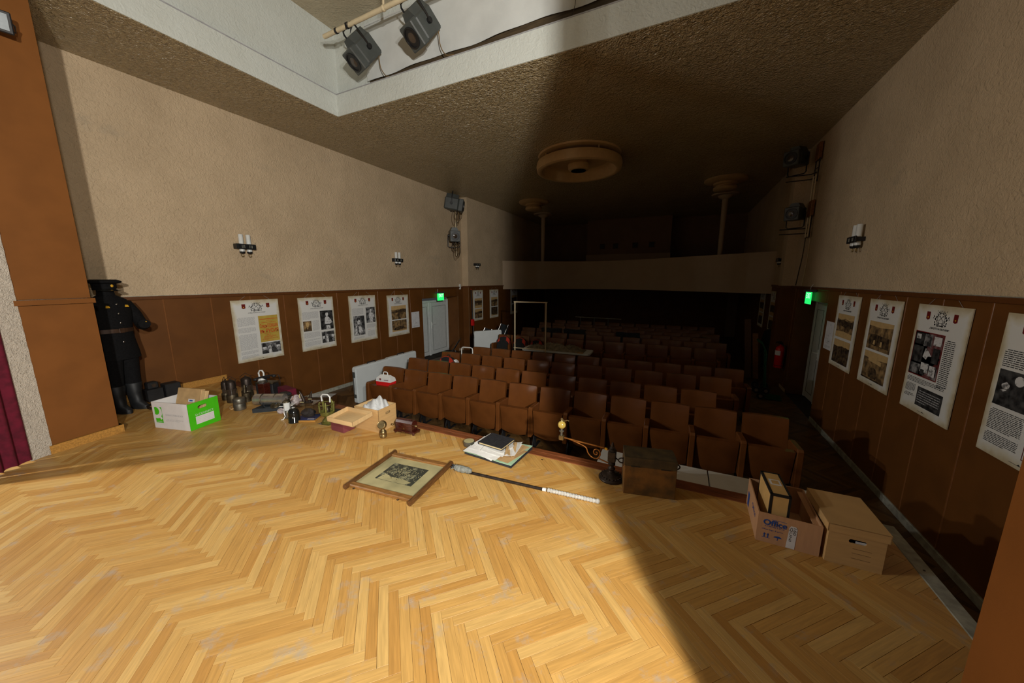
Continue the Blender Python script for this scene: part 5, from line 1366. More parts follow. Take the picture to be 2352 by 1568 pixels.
# ---- stack of papers with a black book
t = thing('paper_folder', 'mint green and black folder overfull with loose papers near the stage edge', 'folder', (-1.575, 2.965, 0), -5)
b = MB(); b.rbox(-.27, .285, -.23, .215, 0.0, .016, .003); b.build('black_board', M['book'], t)
b = MB(); b.grid(10, 8, lambda u, v: (-.29+.565*u, -.215+.445*v, .019+.045*max(0, u-.75)**1.2*(v+.3)), True, .003); b.build('mint_cover', M['mint'], t)
rg = random.Random(21)
specs = [('sheet', -.03, .0, .44, .33, 3, .024), ('kraft', .04, -.03, .46, .31, -9, .030), ('sheet', -.02, .03, .42, .30, 7, .036), ('sheet', -.06, -.10, .36, .26, -4, .041), ('kraft', .10, .06, .33, .24, -14, .046), ('sheet', .05, -.02, .36, .26, 12, .050), ('sheet', -.06, -.02, .40, .31, 3, .053), ('sheet', -.05, .03, .38, .28, -5, .057)]
for k, (m, x, y_, w, h, a, z) in enumerate(specs):
    Mx = T(x, y_, 0, 0, 0, a)
    cl = .012*(k % 3)
    b = MB(Mx); b.grid(8, 6, lambda u, v: (-w/2+w*u, -h/2+h*v, z+cl*max(0, abs(2*u-1)-.6)*2+.006*math.sin(u*5+k)*v), True, .0012); b.build('loose_sheet', M[m], t)
b = MB(T(-.10, -.185, 0, 0, 0, -3)); b.grid(8, 4, lambda u, v: (-.18+.36*u, -.06+.12*v, .034+.014*math.sin(u*3.2)+.01*v), True, .0015); b.build('folded_sheet', M['sheet'], t)
b = MB(T(.15, .0, 0, 0, 0, 24)); b.grid(6, 6, lambda u, v: (-.05+.10*u, -.13+.26*v, .060+.018*math.sin(u*6+v*3)), True, .0015); b.build('torn_kraft', M['kraft'], t)
t = thing('black_book', 'black cloth bound book lying on the loose papers', 'book', (-1.62, 3.005, 0.068), -6)
b = MB(); b.rbox(-.145, .145, -.128, .128, .0, .004, .001); b.build('back_cover', M['book'], t)
b = MB(); b.rbox(-.140, .138, -.123, .123, .004, .020, .001); b.build('page_block', M['pages'], t)
b = MB(); b.rbox(-.145, .145, -.128, .128, .020, .025, .0015); b.build('front_cover', M['book'], t)
MB().rbox(-.149, -.143, -.128, .128, .0, .025, .002).build('spine', M['book'], t)

# ---- round tin
t = thing('round_tin', 'small round dark tin with pale lid left of the papers', 'tin', (-1.925, 2.945, 0), 0)
b = MB(); b.lathe([(.058, 0), (.060, .004), (.060, .048), (.056, .050)], 28); b.build('body', M['tin'], t)
b = MB(); b.lathe([(.054, .046), (.054, .051), (0, .053)], 28); b.build('lid', M['mount'], t)
b = MB(); b.tube([(.058, .02, .035), (.075, .025, .035)], .008, 8); b.build('stud', M['tin'], t)

# ---- cast iron lamp stand with scroll arm and amber ball
t = thing('bracket_lamp', 'cast iron lamp stand with scroll arm and amber ball beside the chest', 'lamp', (-.435, 2.955, 0), 0)
b = MB(); b.lathe([(.105, 0), (.108, .008), (.105, .016), (.098, .02), (.092, .026), (.082, .036), (.06, .048), (.04, .056), (.03, .066)], 32); bs = b.build('base', M['iron'], t)
for k in range(20):
    a = 2*PI*k/20; b = MB(); b.ell((.088*math.cos(a), .088*math.sin(a), .033), .008, .008, .006, 8, 5); b.build('bead', M['iron'], bs)
b = MB(); b.lathe([(.026, .064), (.022, .08), (.032, .09), (.034, .10), (.020, .112), (.018, .125), (.030, .135), (.032, .145), (.020, .155), (.022, .165)], 20); b.build('stem', M['iron'], t)
b = MB(); b.rbox(-.034, .034, -.03, .03, .165, .265, .006); b.build('fount_box', M['iron'], t)
b = MB(); b.lathe([(.030, .265), (.036, .272), (.022, .285), (.026, .292), (.014, .305), (.016, .315), (.004, .345)], 18); b.build('finial', M['iron'], t)
b = MB(); b.tube([(.03, 0, .205), (.055, -.02, .20), (.06, -.03, .205)], .006, 6); b.build('tap', M['iron'], t)
b = MB(); b.tube([(-.034, 0, .265), (-.08, 0, .278), (-.3, 0, .288), (-.44, 0, .298)], .0075, 10); b.build('arm_pipe', M['copper'], t)
b = MB(); b.tube([(-.045, 0, .269), (-.065, 0, .274)], .0115, 10); b.build('brass_collar', M['gold'], t)
sp = [(-.14+(.045-.0055*k*.55)*math.cos(R(-60+38*k))*.9, 0, .215+(.045-.0055*k*.55)*math.sin(R(-60+38*k))) for k in range(15)]
b = MB(); b.tube(catmull3([(-.40, 0, .296), (-.30, 0, .270), (-.235, 0, .245), (-.215, 0, .20), (-.18, 0, .165), (-.13, 0, .160)]+sp[1:], 4), .006, 8); b.build('scroll', M['copper'], t)
b = MB(); b.tube([(-.12, 0, .165), (-.06, 0, .15), (-.02, 0, .14)], .006, 8); b.build('brace', M['copper'], t)
b = MB(); b.rbox(-.49, -.445, -.022, .022, .275, .318, .004); b.build('burner_box', M['brass'], t)
b = MB(); b.lathe([(.010, .318), (.010, .35), (.022, .355), (.024, .362), (.010, .368), (.008, .385)], 16, (-.468, 0, 0)); b.build('burner', M['tin'], t)
b = MB(); b.ell((-.468, 0, .420), .037, .037, .037, 20, 14); b.build('glass_ball', M['orangeglass'], t)
b = MB(); b.lathe([(.012, .455), (.008, .465), (.014, .475), (.003, .488)], 12, (-.468, 0, 0)); b.tube([(-.46, 0, .47), (-.44, 0, .462), (-.415, 0, .474), (-.40, 0, .468)], .004, 6); b.build('top_tap', M['brass'], t)

# ---- old chest
t = thing('old_chest', 'worn dark brown wooden chest standing at the stage edge', 'chest', (-.306, 2.775, 0), 11.5)
W_, D_, H_ = .40, .235, .335
b = MB(); b.rbox(0, W_, 0, D_, 0, H_-.085, .004); b.build('body', M['chest'], t)
b = MB()
lidp = [(0, H_-.083), (D_, H_-.083), (D_, H_-.02)]+[(D_*(1-k/8), H_-.02+.03*math.sin(PI*(k/8)*.62+.55)-.016) for k in range(1, 8)]+[(0, H_-.01)]
b.M = Matrix(((0,1,0,0),(1,0,0,0),(0,0,1,0),(0,0,0,1)))
b.prism(lidp, 0, W_); b.build('lid', M['chestlid'], t)
for x in (.05, .28):
    b = MB(); b.box(x, x+.07, -.003, 0, H_-.088, H_-.081); b.build('hinge_line', M['black'], t)
for (x, s) in ((0, -1), (W_, 1)):
    b = MB(); b.rbox(min(x, x+s*.004), max(x, x+s*.004), .07, .14, H_-.13, H_-.085, .001); b.build('handle_plate', M['iron'], t)
    b = MB(); b.tube([(x+s*(.012+.030*math.sin(a)), .105, H_-.10+.022*math.cos(a)) for a in [k*PI*1.5/10-.3 for k in range(11)]], .0055, 8); b.build('ring_handle', M['iron'], t)

# ---- printed cardboard box with magazine files
t = thing('printed_carton', 'open pinkish brown cardboard box with blue Office print', 'cardboard box', (.590, 2.622, 0), -1.5)
b = MB(); open_box(b, .338, .455, .212, .007); b.build('carton', M['cardpink'], t)
b = MB(); b.box(.30, .331, .008, .447, .185, .189); b.build('inner_flap', M['cardpink'], t)
y = -.0012
b = MB(); put_text(b, 'Office', .095, .152, .038, .125, y, .03); put_text(b, 'LOGISTICS', .095, .124, .010, .105, y); put_text(b, 'offset logo & print', .085, .098, .012, .115, y)
b.box(.075, .155, y-.0003, y, .175, .1775)
for x in (.045, .065):
    b.flat([(x-.003, .040), (x+.003, .040), (x+.003, .062), (x-.003, .062)], y); b.flat([(x-.008, .060), (x+.008, .060), (x, .072)], y)
b.flat([(.033, .036), (.077, .036), (.077, .039), (.033, .039)], y)
b.flat([(.118+.022*math.cos(R(a)), .052+.014*math.sin(R(a))) for a in range(0, 181, 20)], y); b.flat([(.1165, .033), (.1195, .033), (.1195, .054), (.1165, .054)], y)
b.build('blue_print', M['blueink'], t)
b = MB(); b.flat([(.165, .004), (.212, .004), (.215, .15), (.205, .165), (.18, .165), (.172, .15)], y-.0004); st_ = b.build('sticker', M['sticker'], t)
b = MB(Matrix.Translation((.192, y-.0010, .095)) @ Matrix.Rotation(R(90), 4, 'Y')); put_text(b, '160', -.035, .010, .016, .05, 0); put_text(b, 'QUNI', -.010, -.010, .016, .10, 0); b.build('handwriting', M['ink'], st_)
b = MB(Matrix.Rotation(R(-90), 4, 'Z') @ Matrix.Translation((-.455, -.0012, 0))); put_text(b, 'Office', .30, .13, .04, .14, 0); b.flat([(.05, .02), (.11, .02), (.11, .13), (.05, .13)], 0); b.build('side_print', M['blueink'], t)
def mag_file(loc, rz, label, w, d, h):
    t = thing('magazine_file', label, 'file box', loc, rz)
    b = MB(); b.rbox(0, w, 0, d, 0, h, .002); b.build('case', M['kraftbox'], t)
    b = MB(); e = .013
    for (x0, x1) in ((-.001, e), (w-e, w+.001)):
        b.box(x0, x1, -.0015, e, 0, h+.001); b.box(x0, x1, d-e, d+.0015, 0, h+.001); b.box(x0, x1, 0, d, h-e, h+.0015)
    b.box(0, w, -.0015, e, h-e, h+.0015); b.box(0, w, d-e, d+.0015, h-e, h+.0015)
    b.build('tape_edges', M['blacktape'], t)
    b = MB(); b.box(w*.22, w*.80, d*.42, d*.66, h+.0005, h+.002); fr = b.build('label_frame', M['sticker'], t)
    b = MB(); b.box(w*.32, w*.70, d*.46, d*.62, h+.002, h+.0026); b.build('label_card', M['kraftbox'], fr)
    return t
mag_file((.650, 2.655, .0075), 1, 'kraft magazine file with black taped edges standing in the printed box', .112, .31, .335)

# ---- archive box with lid
t = thing('archive_box', 'closed brown archive box with lid and hand hole beside the stage edge', 'cardboard box', (.950, 2.598, 0), 0.8)
w, d, h = .272, .385, .262
b = MB(); holed_panel(b, w, h, 0, .006, w*.52, h*.66, .085, .026); b.box(0, .006, .006, d, 0, h); b.box(w-.006, w, .006, d, 0, h); b.box(.006, w-.006, d-.006, d, 0, h); b.box(.006, w-.006, .006, d-.006, 0, .006); b.build('carton', M['card'], t)
b = MB(); b.box(w*.50, w*.68, .010, .013, h*.60, h*.655); b.build('white_insert', M['sticker'], t)
b = MB(); e = .010; zl = h-.048
b.box(-e, w+e, -e, -e+.005, zl, h+.006); b.box(-e, w+e, d+e-.005, d+e, zl, h+.006); b.box(-e, -e+.005, -e, d+e, zl, h+.006); b.box(w+e-.005, w+e, -e, d+e, zl, h+.006); b.box(-e, w+e, -e, d+e, h+.001, h+.007); b.build('lid', M['card'], t)
b = MB(); 
for z in (.125, .095, .06): b.box(w*.45, w*.78, -.0008, 0, z, z+.0016)
b.build('writing_lines', M['framedark'], t)

# ---- carton with bubble wrap, its lid, maroon box
t = thing('bubble_wrap_carton', 'open tan cardboard box with hand hole beside the wooden telephone', 'cardboard box', (-3.395, 2.735, 0), 1.5)
w, d, h = .375, .285, .275
b = MB(); b.box(0, w, 0, .006, 0, h); b.box(0, w, d-.006, d, 0, h); b.box(0, .006, .006, d-.006, 0, h); b.box(.006, w-.006, .006, d-.006, 0, .006)
b.M = Matrix.Translation((w, 0, 0)) @ Matrix.Rotation(R(90), 4, 'Z'); holed_panel(b, d, h, 0, .006, d*.52, h*.74, .08, .03); b.build('carton', M['card'], t)
b = MB(T(.0, 0, 0)); b.box(.0065, .012, .01, d-.01, h-.09, h-.002); b.box(.012, w-.01, d-.012, d-.0065, h-.06, h-.002); b.build('inner_flap', M['card2'], t)
t = thing('bubble_wrap', 'crumpled white bubble wrap heaped in the tan cardboard box', 'bubble wrap', (-3.20, 2.885, .015), 0)
rg = random.Random(17); ph_ = [(rg.uniform(0, 6), rg.uniform(3, 10), rg.uniform(3, 10)) for _ in range(5)]
def bw_(u, v):
    x = -.165+.33*u; y_ = -.122+.244*v; e = (1-(2*u-1)**6)*(1-(2*v-1)**6)
    r2 = ((x-.02)/.13)**2+((y_-.02)/.10)**2
    z = .235+.10*math.exp(-r2*1.0)+.03*max(0, 1-math.sqrt(r2)*1.6)+.012*sum(math.sin(p+a*u*2+c*v*2) for p, a, c in ph_)
    return (x, y_, .215+e*(z-.215))
b = MB(); b.grid(44, 36, bw_, False, .003); b.build('wrap', M['wrap'], t)
t = thing('maroon_box', 'small maroon card box with orange sticker under the loose lid', 'box', (-3.605, 2.565, 0), -1)
b = MB(); b.rbox(0, .215, 0, .15, 0, .18, .002); b.build('case', M['maroon'], t)
b = MB(); b.flat([(.115, .10), (.128, .10), (.128, .125), (.115, .125)], -.001); b.build('sticker', M['orange'], t)
t = thing('carton_lid', 'upturned tan cardboard lid resting on the maroon box', 'box lid', (-3.285, 2.582, .192), 1.5, rx=5)
b = MB(); w, d = .40, .285; t_ = .005
b.M = T(-w/2, -d/2, 0); b.box(0, w, 0, d, 0, t_); b.box(0, w, 0, t_, 0, .055); b.box(0, w, d-t_, d, 0, .055); b.box(0, t_, 0, d, 0, .055); b.box(w-t_, w, 0, d, 0, .055); b.build('tray', M['card2'], t)

# ---- brass miner's lamp and mahogany telephone
t = thing('carbide_lamp', 'small brass carbide lamp with round reflector before the tan box', 'lamp', (-2.905, 2.690, 0), 20)
b = MB(); b.lathe([(.036, 0), (.038, .004), (.038, .032), (.035, .036), (.038, .040), (.037, .066), (.030, .078), (.020, .088), (.018, .100)], 22); b.build('tank', M['brass'], t)
b = MB(T(0, 0, .145, -25, 0, 0)); b.ell((0, 0, 0), .046, .036, .050, 20, 12); b.build('head', M['brass'], t)
b = MB(T(0, -.020, .152, 65)); b.lathe([(0, -.012), (.02, -.010), (.038, .004), (.043, .018), (.040, .019)], 22); b.build('reflector', M['brass'], t)
t = thing('crank_telephone', 'dark mahogany crank telephone box with brass knob near the stage edge', 'telephone', (-2.895, 2.835, 0), 4)
b = MB(); b.rbox(0, .29, 0, .125, .012, .040, .006); b.build('plinth', M['mahog'], t)
for x in (.02, .27):
    for y_ in (.015, .11): b = MB(); b.cyl((x, y_, 0), (x, y_, .014), .014, n=10); b.build('foot', M['mahog'], t)
b = MB(Matrix(((0,1,0,0),(1,0,0,0),(0,0,1,0),(0,0,0,1)))); b.prism([(.012, .04), (.113, .04), (.113, .125), (.085, .155), (.030, .155), (.012, .13)], .025, .255); b.build('case', M['mahog'], t)
b = MB(); b.rbox(.05, .22, .05, .075, .155, .163, .002); b.build('top_strip', M['mahog'], t)
b = MB(); b.tube([(.025, .06, .10), (-.02, .06, .10), (-.025, .055, .07), (-.05, .05, .07)], .007, 8); b.ell((-.055, .05, .07), .016, .012, .012, 10, 8); b.build('crank', M['brass'], t)
b = MB(); b.lathe([(.03, 0), (.03, .012), (.02, .016)], 16, (.0, .0, 0)); o = b.build('gong', M['brass'], t); o.location = (.02, .062, .115); o.rotation_euler = (0, R(-90), 0)
b = MB(); b.ell((.275, .06, .095), .016, .014, .014, 12, 8); b.tube([(.255, .06, .095), (.27, .06, .095)], .008, 8); b.build('knob', M['brass'], t)
b = MB(); b.box(.135, .15, .0105, .0125, .055, .07); b.box(.12, .165, -.001, 0, .022, .030); b.build('lock_plate', M['brass'], t)

# ---- white and green storage box with a kraft file inside
t = thing('storage_box', 'open white storage box with a bright green printed end', 'storage box', (-5.058, 1.825, 0), 14)
L_, D2, H2 = .535, .345, .325
b = MB(Matrix.Translation((-L_, 0, 0))); b.box(0, L_, 0, .006, 0, H2); b.box(0, L_, D2-.006, D2, 0, H2); b.box(0, .006, .006, D2-.006, 0, H2); b.box(.006, L_, .006, D2-.006, 0, .006); b.build('carton', M['qwhite'], t)
b = MB(Matrix.Translation((.0008, 0, 0)) @ Matrix.Rotation(R(90), 4, 'Z')); holed_panel(b, D2, H2-.003, -.004, .004, D2*.46, H2*.78, .105, .04); b.build('green_end', M['qgreen'], t)
Mx = Matrix.Translation((.0052, 0, 0)) @ Matrix.Rotation(R(90), 4, 'Z')
b = MB(Mx); put_text(b, 'Q-CONNECT', D2*.50, H2*.525, .026, .21, 0); b.add([(D2*.20, 0, .055), (D2*.80, 0, .055), (D2*.80, 0, .150), (D2*.20, 0, .150)], [(0,1,2,3)]); b.build('end_lettering', M['qwhite'], t)
b = MB(Mx)
for k in range(4): b.add([(D2*.21, -.0006, .072+.019*k), (D2*.79, -.0006, .072+.019*k), (D2*.79, -.0006, .0732+.019*k), (D2*.21, -.0006, .0732+.019*k)], [(0,1,2,3)])
b.build('ruled_lines', M['greyink'], t)
y = -.0015
b = MB(Matrix.Translation((-L_, 0, 0)))
b.flat([(.035, .07), (.145, .07), (.145, .265), (.035, .265)], y); lg = b.build('logo_block', M['qgreen'], t)
b = MB(Matrix.Translation((-L_, 0, 0)))
ring = arc(.062, .205, .082, 0, 360, 28)[:-1]; inn = arc(.058, .215, .048, 0, 360, 28)[:-1]; n = 28
for i in range(n):
    q = clip_poly([ring[i], ring[(i+1) % n], inn[(i+1) % n], inn[i]], .035, .145, .07, .265)
    if len(q) > 2: b.flat(q, y-.0008)
b.flat([(.085, .150), (.108, .168), (.142, .128), (.120, .108)], y-.0009)
put_text(b, 'Q-CONNECT', .09, .085, .014, .085, y-.0009); b.build('logo_letter', M['qwhite'], lg)
b = MB(Matrix.Translation((-L_, 0, 0))); put_text(b, 'BUSINESS STORAGE BOX', .325, .175, .020, .26, y); put_lines(b, .19, .45, .095, .125, 3, y, .25); b.build('side_lettering', M['greyink'], t)
t = thing('kraft_file', 'kraft card file with stamp standing tilted in the green and white box', 'file box', (-5.33, 1.87, .010), 14, rx=-17)
b = MB(); b.rbox(-.23, .14, .03, .075, .12, .44, .004); b.build('case', M['kraft'], t)
b = MB(); b.rbox(.14, .20, .035, .075, .12, .425, .003); b.build('flap', M['card2'], t)
b = MB(); b.flat([(-.04, .275), (.06, .275), (.06, .312), (-.04, .312)], .0292); s_ = b.build('stamp', M['sticker'], t)
b = MB(); b.flat([(-.02, .283), (.03, .283), (.03, .30), (-.02, .30)], .0287); b.build('stamp_print', M['blueink'], s_)
b = MB(); b.rbox(-.23, .14, .03, .075, 0, .12, .004); b.build('lower_case', M['kraft'], t)

# ---- black boxes by the left wall
t = thing('black_case', 'black case with a small projector on top behind the green and white box', 'case', (-6.98, 2.04, 0), 4)
b = MB(); b.rbox(0, .18, 0, .18, 0, .18, .008); b.build('case', M['blackplastic'], t)
b = MB(); b.rbox(.03, .15, .03, .15, .18, .28, .015); pr_ = b.build('projector', M['blackplastic'], t)
b = MB(); b.cyl((.15, .09, .235), (.162, .09, .235), .026, n=16); b.build('lens', M['glass'], pr_)
tag(MB().rbox(-6.97, -6.80, 2.25, 2.43, 0, .215, .01).build('black_case', M['blackplastic']), 'plain black case right of the one with the projector', 'case')
# cable coil on the floor behind the pillar
tag(MB().tube([(-6.42+(.16+.01*math.sin(k*.9))*math.cos(k*.42), 2.02+(.10+.008*math.cos(k*1.1))*math.sin(k*.42), .012+.0035*k*.2) for k in range(46)], .006, 6).build('cable_coil', M['iron']), 'dark cable coil on the floor beside the black uniform boots', 'cable')

# ---- black uniform on a dummy behind the left pillar
t = thing('uniform_dummy', 'black miner uniform with peaked cap, belt and boots behind the left pillar', 'uniform', (-6.66, 1.80, 0), 108)
# local: front faces -y
b = MB(); b.loft([(0,0,.72,.235,.16),(0,0,.80,.23,.155),(0,0,.98,.205,.135),(0,0,1.10,.20,.13),(0,0,1.28,.225,.14),(0,0,1.42,.235,.13),(0,0,1.50,.19,.11),(0,0,1.555,.085,.08),(0,0,1.62,.072,.072)], 24); jk = b.build('jacket', M['uniform'], t)
b = MB(); b.loft([(0,0,1.60,.078,.078),(0,0,1.655,.074,.074)], 18); b.build('collar', M['uniform'], t)
b = MB(); b.loft([(0,0,1.62,.105,.115),(0,0,1.70,.108,.118),(0,-.01,1.715,.15,.16),(0,-.01,1.735,.152,.162),(0,-.005,1.755,.11,.12)], 24); cp = b.build('cap', M['uniform'], t)
b = MB(); b.grid(10, 4, lambda u, v: ((.11+.02*v)*math.sin(R(-65+130*u)), -(.115+.055*v)*math.cos(R(-65+130*u)), 1.635-.025*v), True, .005); b.build('peak', M['blackenamel'], cp)
b = MB(); b.ell((0, -.122, 1.675), .016, .006, .018, 10, 6); b.build('cap_badge', M['gold'], cp)
for s in (-1, 1):
    if s < 0: pts, rs = [(s*.18, 0, 1.44), (s*.26, .0, 1.24), (s*.27, -.03, 1.02), (s*.26, -.09, .88)], [.07, .065, .058, .052]
    else: pts, rs = [(s*.18, 0, 1.44), (s*.26, -.02, 1.28), (s*.25, -.12, 1.14), (s*.17, -.27, 1.17)], [.07, .065, .06, .055]
    b = MB(); b.tube(catmull3(pts, 4), [rs[min(3, int(k/4.01))] for k in range(13)], 12); sl = b.build('sleeve', M['uniform'], t)
    b = MB(); b.ell((pts[-1][0], pts[-1][1]-.03, pts[-1][2]+.03), .008, .008, .008, 8, 6); b.build('cuff_button', M['gold'], sl)
for k, z in enumerate((1.44, 1.32, 1.20, 1.08, .95)):
    b = MB(); b.ell((.0, -.137-.004*k*(k < 3), z), .011, .007, .011, 10, 6); b.build('button', M['chrome'], jk)
for s in (-1, 1):
    b = MB(); b.prism([(s*.10-.02, 1.40), (s*.10+.02, 1.40), (s*.10+.01, 1.425), (s*.10-.015, 1.43)], -.150, -.140); b.build('hammer_badge', M['gold'], jk)
b = MB(); b.loft([(0,0,1.075,.207,.140),(0,0,1.125,.207,.140)], 24); b.build('belt', M['belt'], t)
b = MB(); b.rbox(-.03, .03, -.150, -.138, 1.07, 1.13, .004); b.build('buckle', M['belt'], t)
for s in (-1, 1):
    b = MB(); b.loft([(s*.085,0,.72,.105,.135),(s*.09,0,.55,.092,.11),(s*.095,0,.38,.085,.095),(s*.095,0,.30,.08,.09)], 18); b.build('trouser_leg', M['uniform'], t)
    b = MB(); b.loft([(s*.095,-.05,0,.055,.135),(s*.095,-.05,.05,.056,.135),(s*.095,-.01,.10,.06,.085),(s*.095,0,.22,.072,.080),(s*.095,0,.36,.092,.10),(s*.095,0,.37,.085,.092)], 18); b.build('boot', M['boot'], t)

# ---- the pile of old lamps and instruments at the left stage corner
def miner_lamp(loc, h, r, label, top='dome'):
    t = thing('miner_lamp', label, 'lamp', loc, random.Random(h*100).uniform(0, 90), 'old miner lamps in the pile')
    b = MB(); b.lathe([(r, 0), (r*1.04, .01), (r*1.04, h*.30), (r*.98, h*.33)], 22); b.build('fuel_base', M['dbrass'], t)
    b = MB(); b.lathe([(r*.80, h*.33), (r*.80, h*.50), (r*.95, h*.52), (r*.95, h*.56)], 20); b.build('glass_section', M['glass'], t)
    for k in range(4):
        a = PI/2*k+.4; b = MB(); b.tube([(r*.92*math.cos(a), r*.92*math.sin(a), h*.32), (r*.92*math.cos(a), r*.92*math.sin(a), h*.56)], .005, 6); b.build('cage_rod', M['dbrass'], t)
    b = MB(); b.lathe([(r*.9, h*.56), (r*.9, h*.80), (r*.75, h*.88), (r*.35, h*.93), (r*.12, h*.95), (r*.10, h)], 20); b.build('gauze_hood', M['iron'], t)
    b = MB(); b.tube([(-r*.9, 0, h*.72), (-r*.95, 0, h*.95), (0, 0, h*1.10), (r*.95, 0, h*.95), (r*.9, 0, h*.72)], .004, 6); b.build('bail_handle', M['iron'], t)
    return t
miner_lamp((-5.96, 2.62, 0), .31, .055, 'slim blackened miner lamp at the far left of the pile')
miner_lamp((-5.76, 2.60, 0), .35, .066, 'stout brass miner lamp, second from the left in the pile')
miner_lamp((-5.80, 2.82, 0), .34, .072, 'broad dark miner lamp standing behind the other two')
t = thing('brass_canister', 'small dull brass canister before the broad dark lamp', 'canister', (-5.60, 2.70, 0), 0)
b = MB(); b.lathe([(.055, 0), (.055, .10), (.048, .105), (.048, .13)], 20); b.build('body', M['dbrass'], t)
b = MB(); b.tube([(-.03, 0, .13), (-.035, .01, .24)], .018, 10); b.build('chimney', M['dbrass'], t)
t = thing('ribbed_tin', 'ribbed grey tin canister in front of the miner lamps', 'canister', (-5.33, 2.475, 0), 30)
b = MB(); b.lathe([(.068, 0), (.070, .005), (.070, .085), (.067, .09), (.070, .095), (.070, .155), (.062, .163), (0, .165)], 26); b.build('body', M['tin'], t)
b = MB()
for k in range(9): b.ell((.070*math.cos(-1.0), .070*math.sin(-1.0), .03+.013*k), .004, .004, .003, 6, 4)
b.build('rivets', M['chrome'], t)
t = thing('breathing_apparatus', 'silver rounded breathing apparatus strapped on a dark case', 'apparatus', (-5.02, 2.50, 0), 34)
b = MB(); b.slab([(-.02, -.03), (.40, .03), (.46, .14), (.30, .17), (.02, .13)], 0, .055); b.build('case_tray', M['rubber'], t)
b = MB(); b.box(.20, .44, .012, .020, .055, .066); b.box(.40, .452, .03, .14, .055, .066); b.build('white_edge', M['white'], t)
b = MB(T(.14, .12, .135, 0, 0, -6)); b.tube([(-.21, 0, 0), (-.195, 0, 0), (.195, 0, .0), (.21, 0, .0)], [.045, .075, .075, .045], 18); b.build('cylinder_housing', M['steel'], t)
for x in (.05, .22):
    b = MB(T(x, .12, .135, 0, 0, -6)); b.tube([(0, .077*math.cos(k*PI/12), .077*math.sin(k*PI/12)) for k in range(-2, 15)], .006, 6); b.build('strap', M['dbrass'], t)
b = MB(T(.24, .03, .07, 20)); b.lathe([(0, 0), (.06, .0), (.064, .01), (.05, .025), (0, .03)], 20); b.build('round_valve', M['dbrass'], t)
b = MB(); b.tube(catmull3([(.08, .06, .10), (.12, .0, .07), (.20, -.01, .065), (.26, .03, .10)]), .009, 8); b.build('hose', M['rubber'], t)
t = thing('canvas_strap', 'pale canvas strap lying on the floor before the miner lamps', 'strap', (-5.52, 2.47, 0), 0)
b = MB(); b.tube(catmull3([(0, 0, .008), (.05, -.05, .015), (.12, -.06, .012), (.15, -.02, .03), (.10, .03, .05)]), .009, 6); b.build('webbing', M['kraft'], t)
t = thing('white_jug', 'white enamel jug with square handle behind the miner lamps', 'jug', (-5.76, 3.02, 0), 20)
b = MB(); b.lathe([(.05, 0), (.062, .05), (.058, .20), (.045, .25)], 20); b.build('body', M['white'], t)
b = MB(); b.tube([(-.035, 0, .25), (-.045, 0, .33), (-.02, 0, .37), (.02, 0, .37), (.04, 0, .33), (.035, 0, .25)], .012, 8); b.build('handle', M['white'], t)
t = thing('field_telephone', 'black field telephone box with handset lying across its top', 'telephone', (-5.62, 2.98, 0), 22)
b = MB(); b.rbox(-.10, .17, -.07, .07, 0, .20, .008); b.build('box', M['blackplastic'], t)
b = MB(); b.rbox(-.105, .175, -.075, .075, .20, .225, .006); b.build('top', M['dbrass'], t)
b = MB(); b.tube([(.03, 0, .225), (.03, 0, .26), (-.02, 0, .28), (.08, 0, .285)], .012, 8); b.build('cradle', M['black'], t)
b = MB(); b.tube([(-.12, -.02, .27), (.0, -.01, .305), (.14, .0, .325)], [.013, .011, .013], 10); b.ell((-.13, -.02, .255), .03, .028, .022, 12, 8); b.ell((.155, 0, .315), .034, .03, .024, 12, 8); b.build('handset', M['blackplastic'], t)
b = MB(); b.tube(catmull3([(.18, 0, .32), (.23, .0, .33), (.245, .0, .25), (.24, .0, .17), (.20, 0, .12)]), .0045, 6); b.build('cord', M['black'], t)
t = thing('red_case', 'dark red wooden case among the pile behind the silver apparatus', 'case', (-5.52, 2.82, 0), 15)
b = MB(); b.rbox(0, .11, 0, .11, 0, .24, .006); b.build('case', M['mahog'], t)
t = thing('burgundy_folder', 'flat burgundy folder lying at the back of the pile', 'folder', (-5.22, 3.04, 0), -8)
b = MB(); b.rbox(-.12, .20, -.06, .06, 0, .17, .004); b.build('cover', M['curtain'], t)
t = thing('old_camera', 'old black box camera with brass lens in the pile', 'camera', (-4.98, 2.90, 0), -14)
b = MB(); b.rbox(-.11, .03, -.05, .06, 0, .155, .006); b.build('body', M['blackplastic'], t)
b = MB(); b.rbox(.03, .15, -.04, .05, .03, .135, .01); b.build('bellows', M['blackenamel'], t)
b = MB(); b.cyl((.15, .0, .09), (.175, .0, .09), .032, n=16); b.build('lens', M['dbrass'], t)
b = MB(); b.tube(catmull3([(.1, .02, .14), (.18, .03, .16), (.25, .0, .13), (.22, -.03, .09)]), .0035, 6); b.build('release_cable', M['copper'], t)
b = MB(); b.flat([(-.09, .03), (-.05, .03), (-.05, .06), (-.09, .06)], -.051); b.build('tag', M['sticker'], t)
def crumple(name, label, loc, rx, ry, rz_, seed, m):
    rg = random.Random(seed); pp = [(rg.uniform(0, 6), rg.uniform(2, 6), rg.uniform(2, 6)) for _ in range(4)]
    n, mm = 20, 12; vs = []
    for j in range(mm+1):
        for i in range(n):
            a = 2*PI*i/n; e = PI*j/mm; k = 1+.13*sum(math.sin(p+round(q_)*a+c*e) for p, q_, c in pp)/1.5
            vs.append((rx*k*math.sin(e)*math.cos(a), ry*k*math.sin(e)*math.sin(a), max(0, rz_*(1-math.cos(e)*k))))
    b = MB(); b.add(vs, [(j*n+i, j*n+(i+1) % n, (j+1)*n+(i+1) % n, (j+1)*n+i) for j in range(mm) for i in range(n)], False)
    o = b.build(name, M[m]); o.location = loc
    return tag(o, label, 'plastic bag')
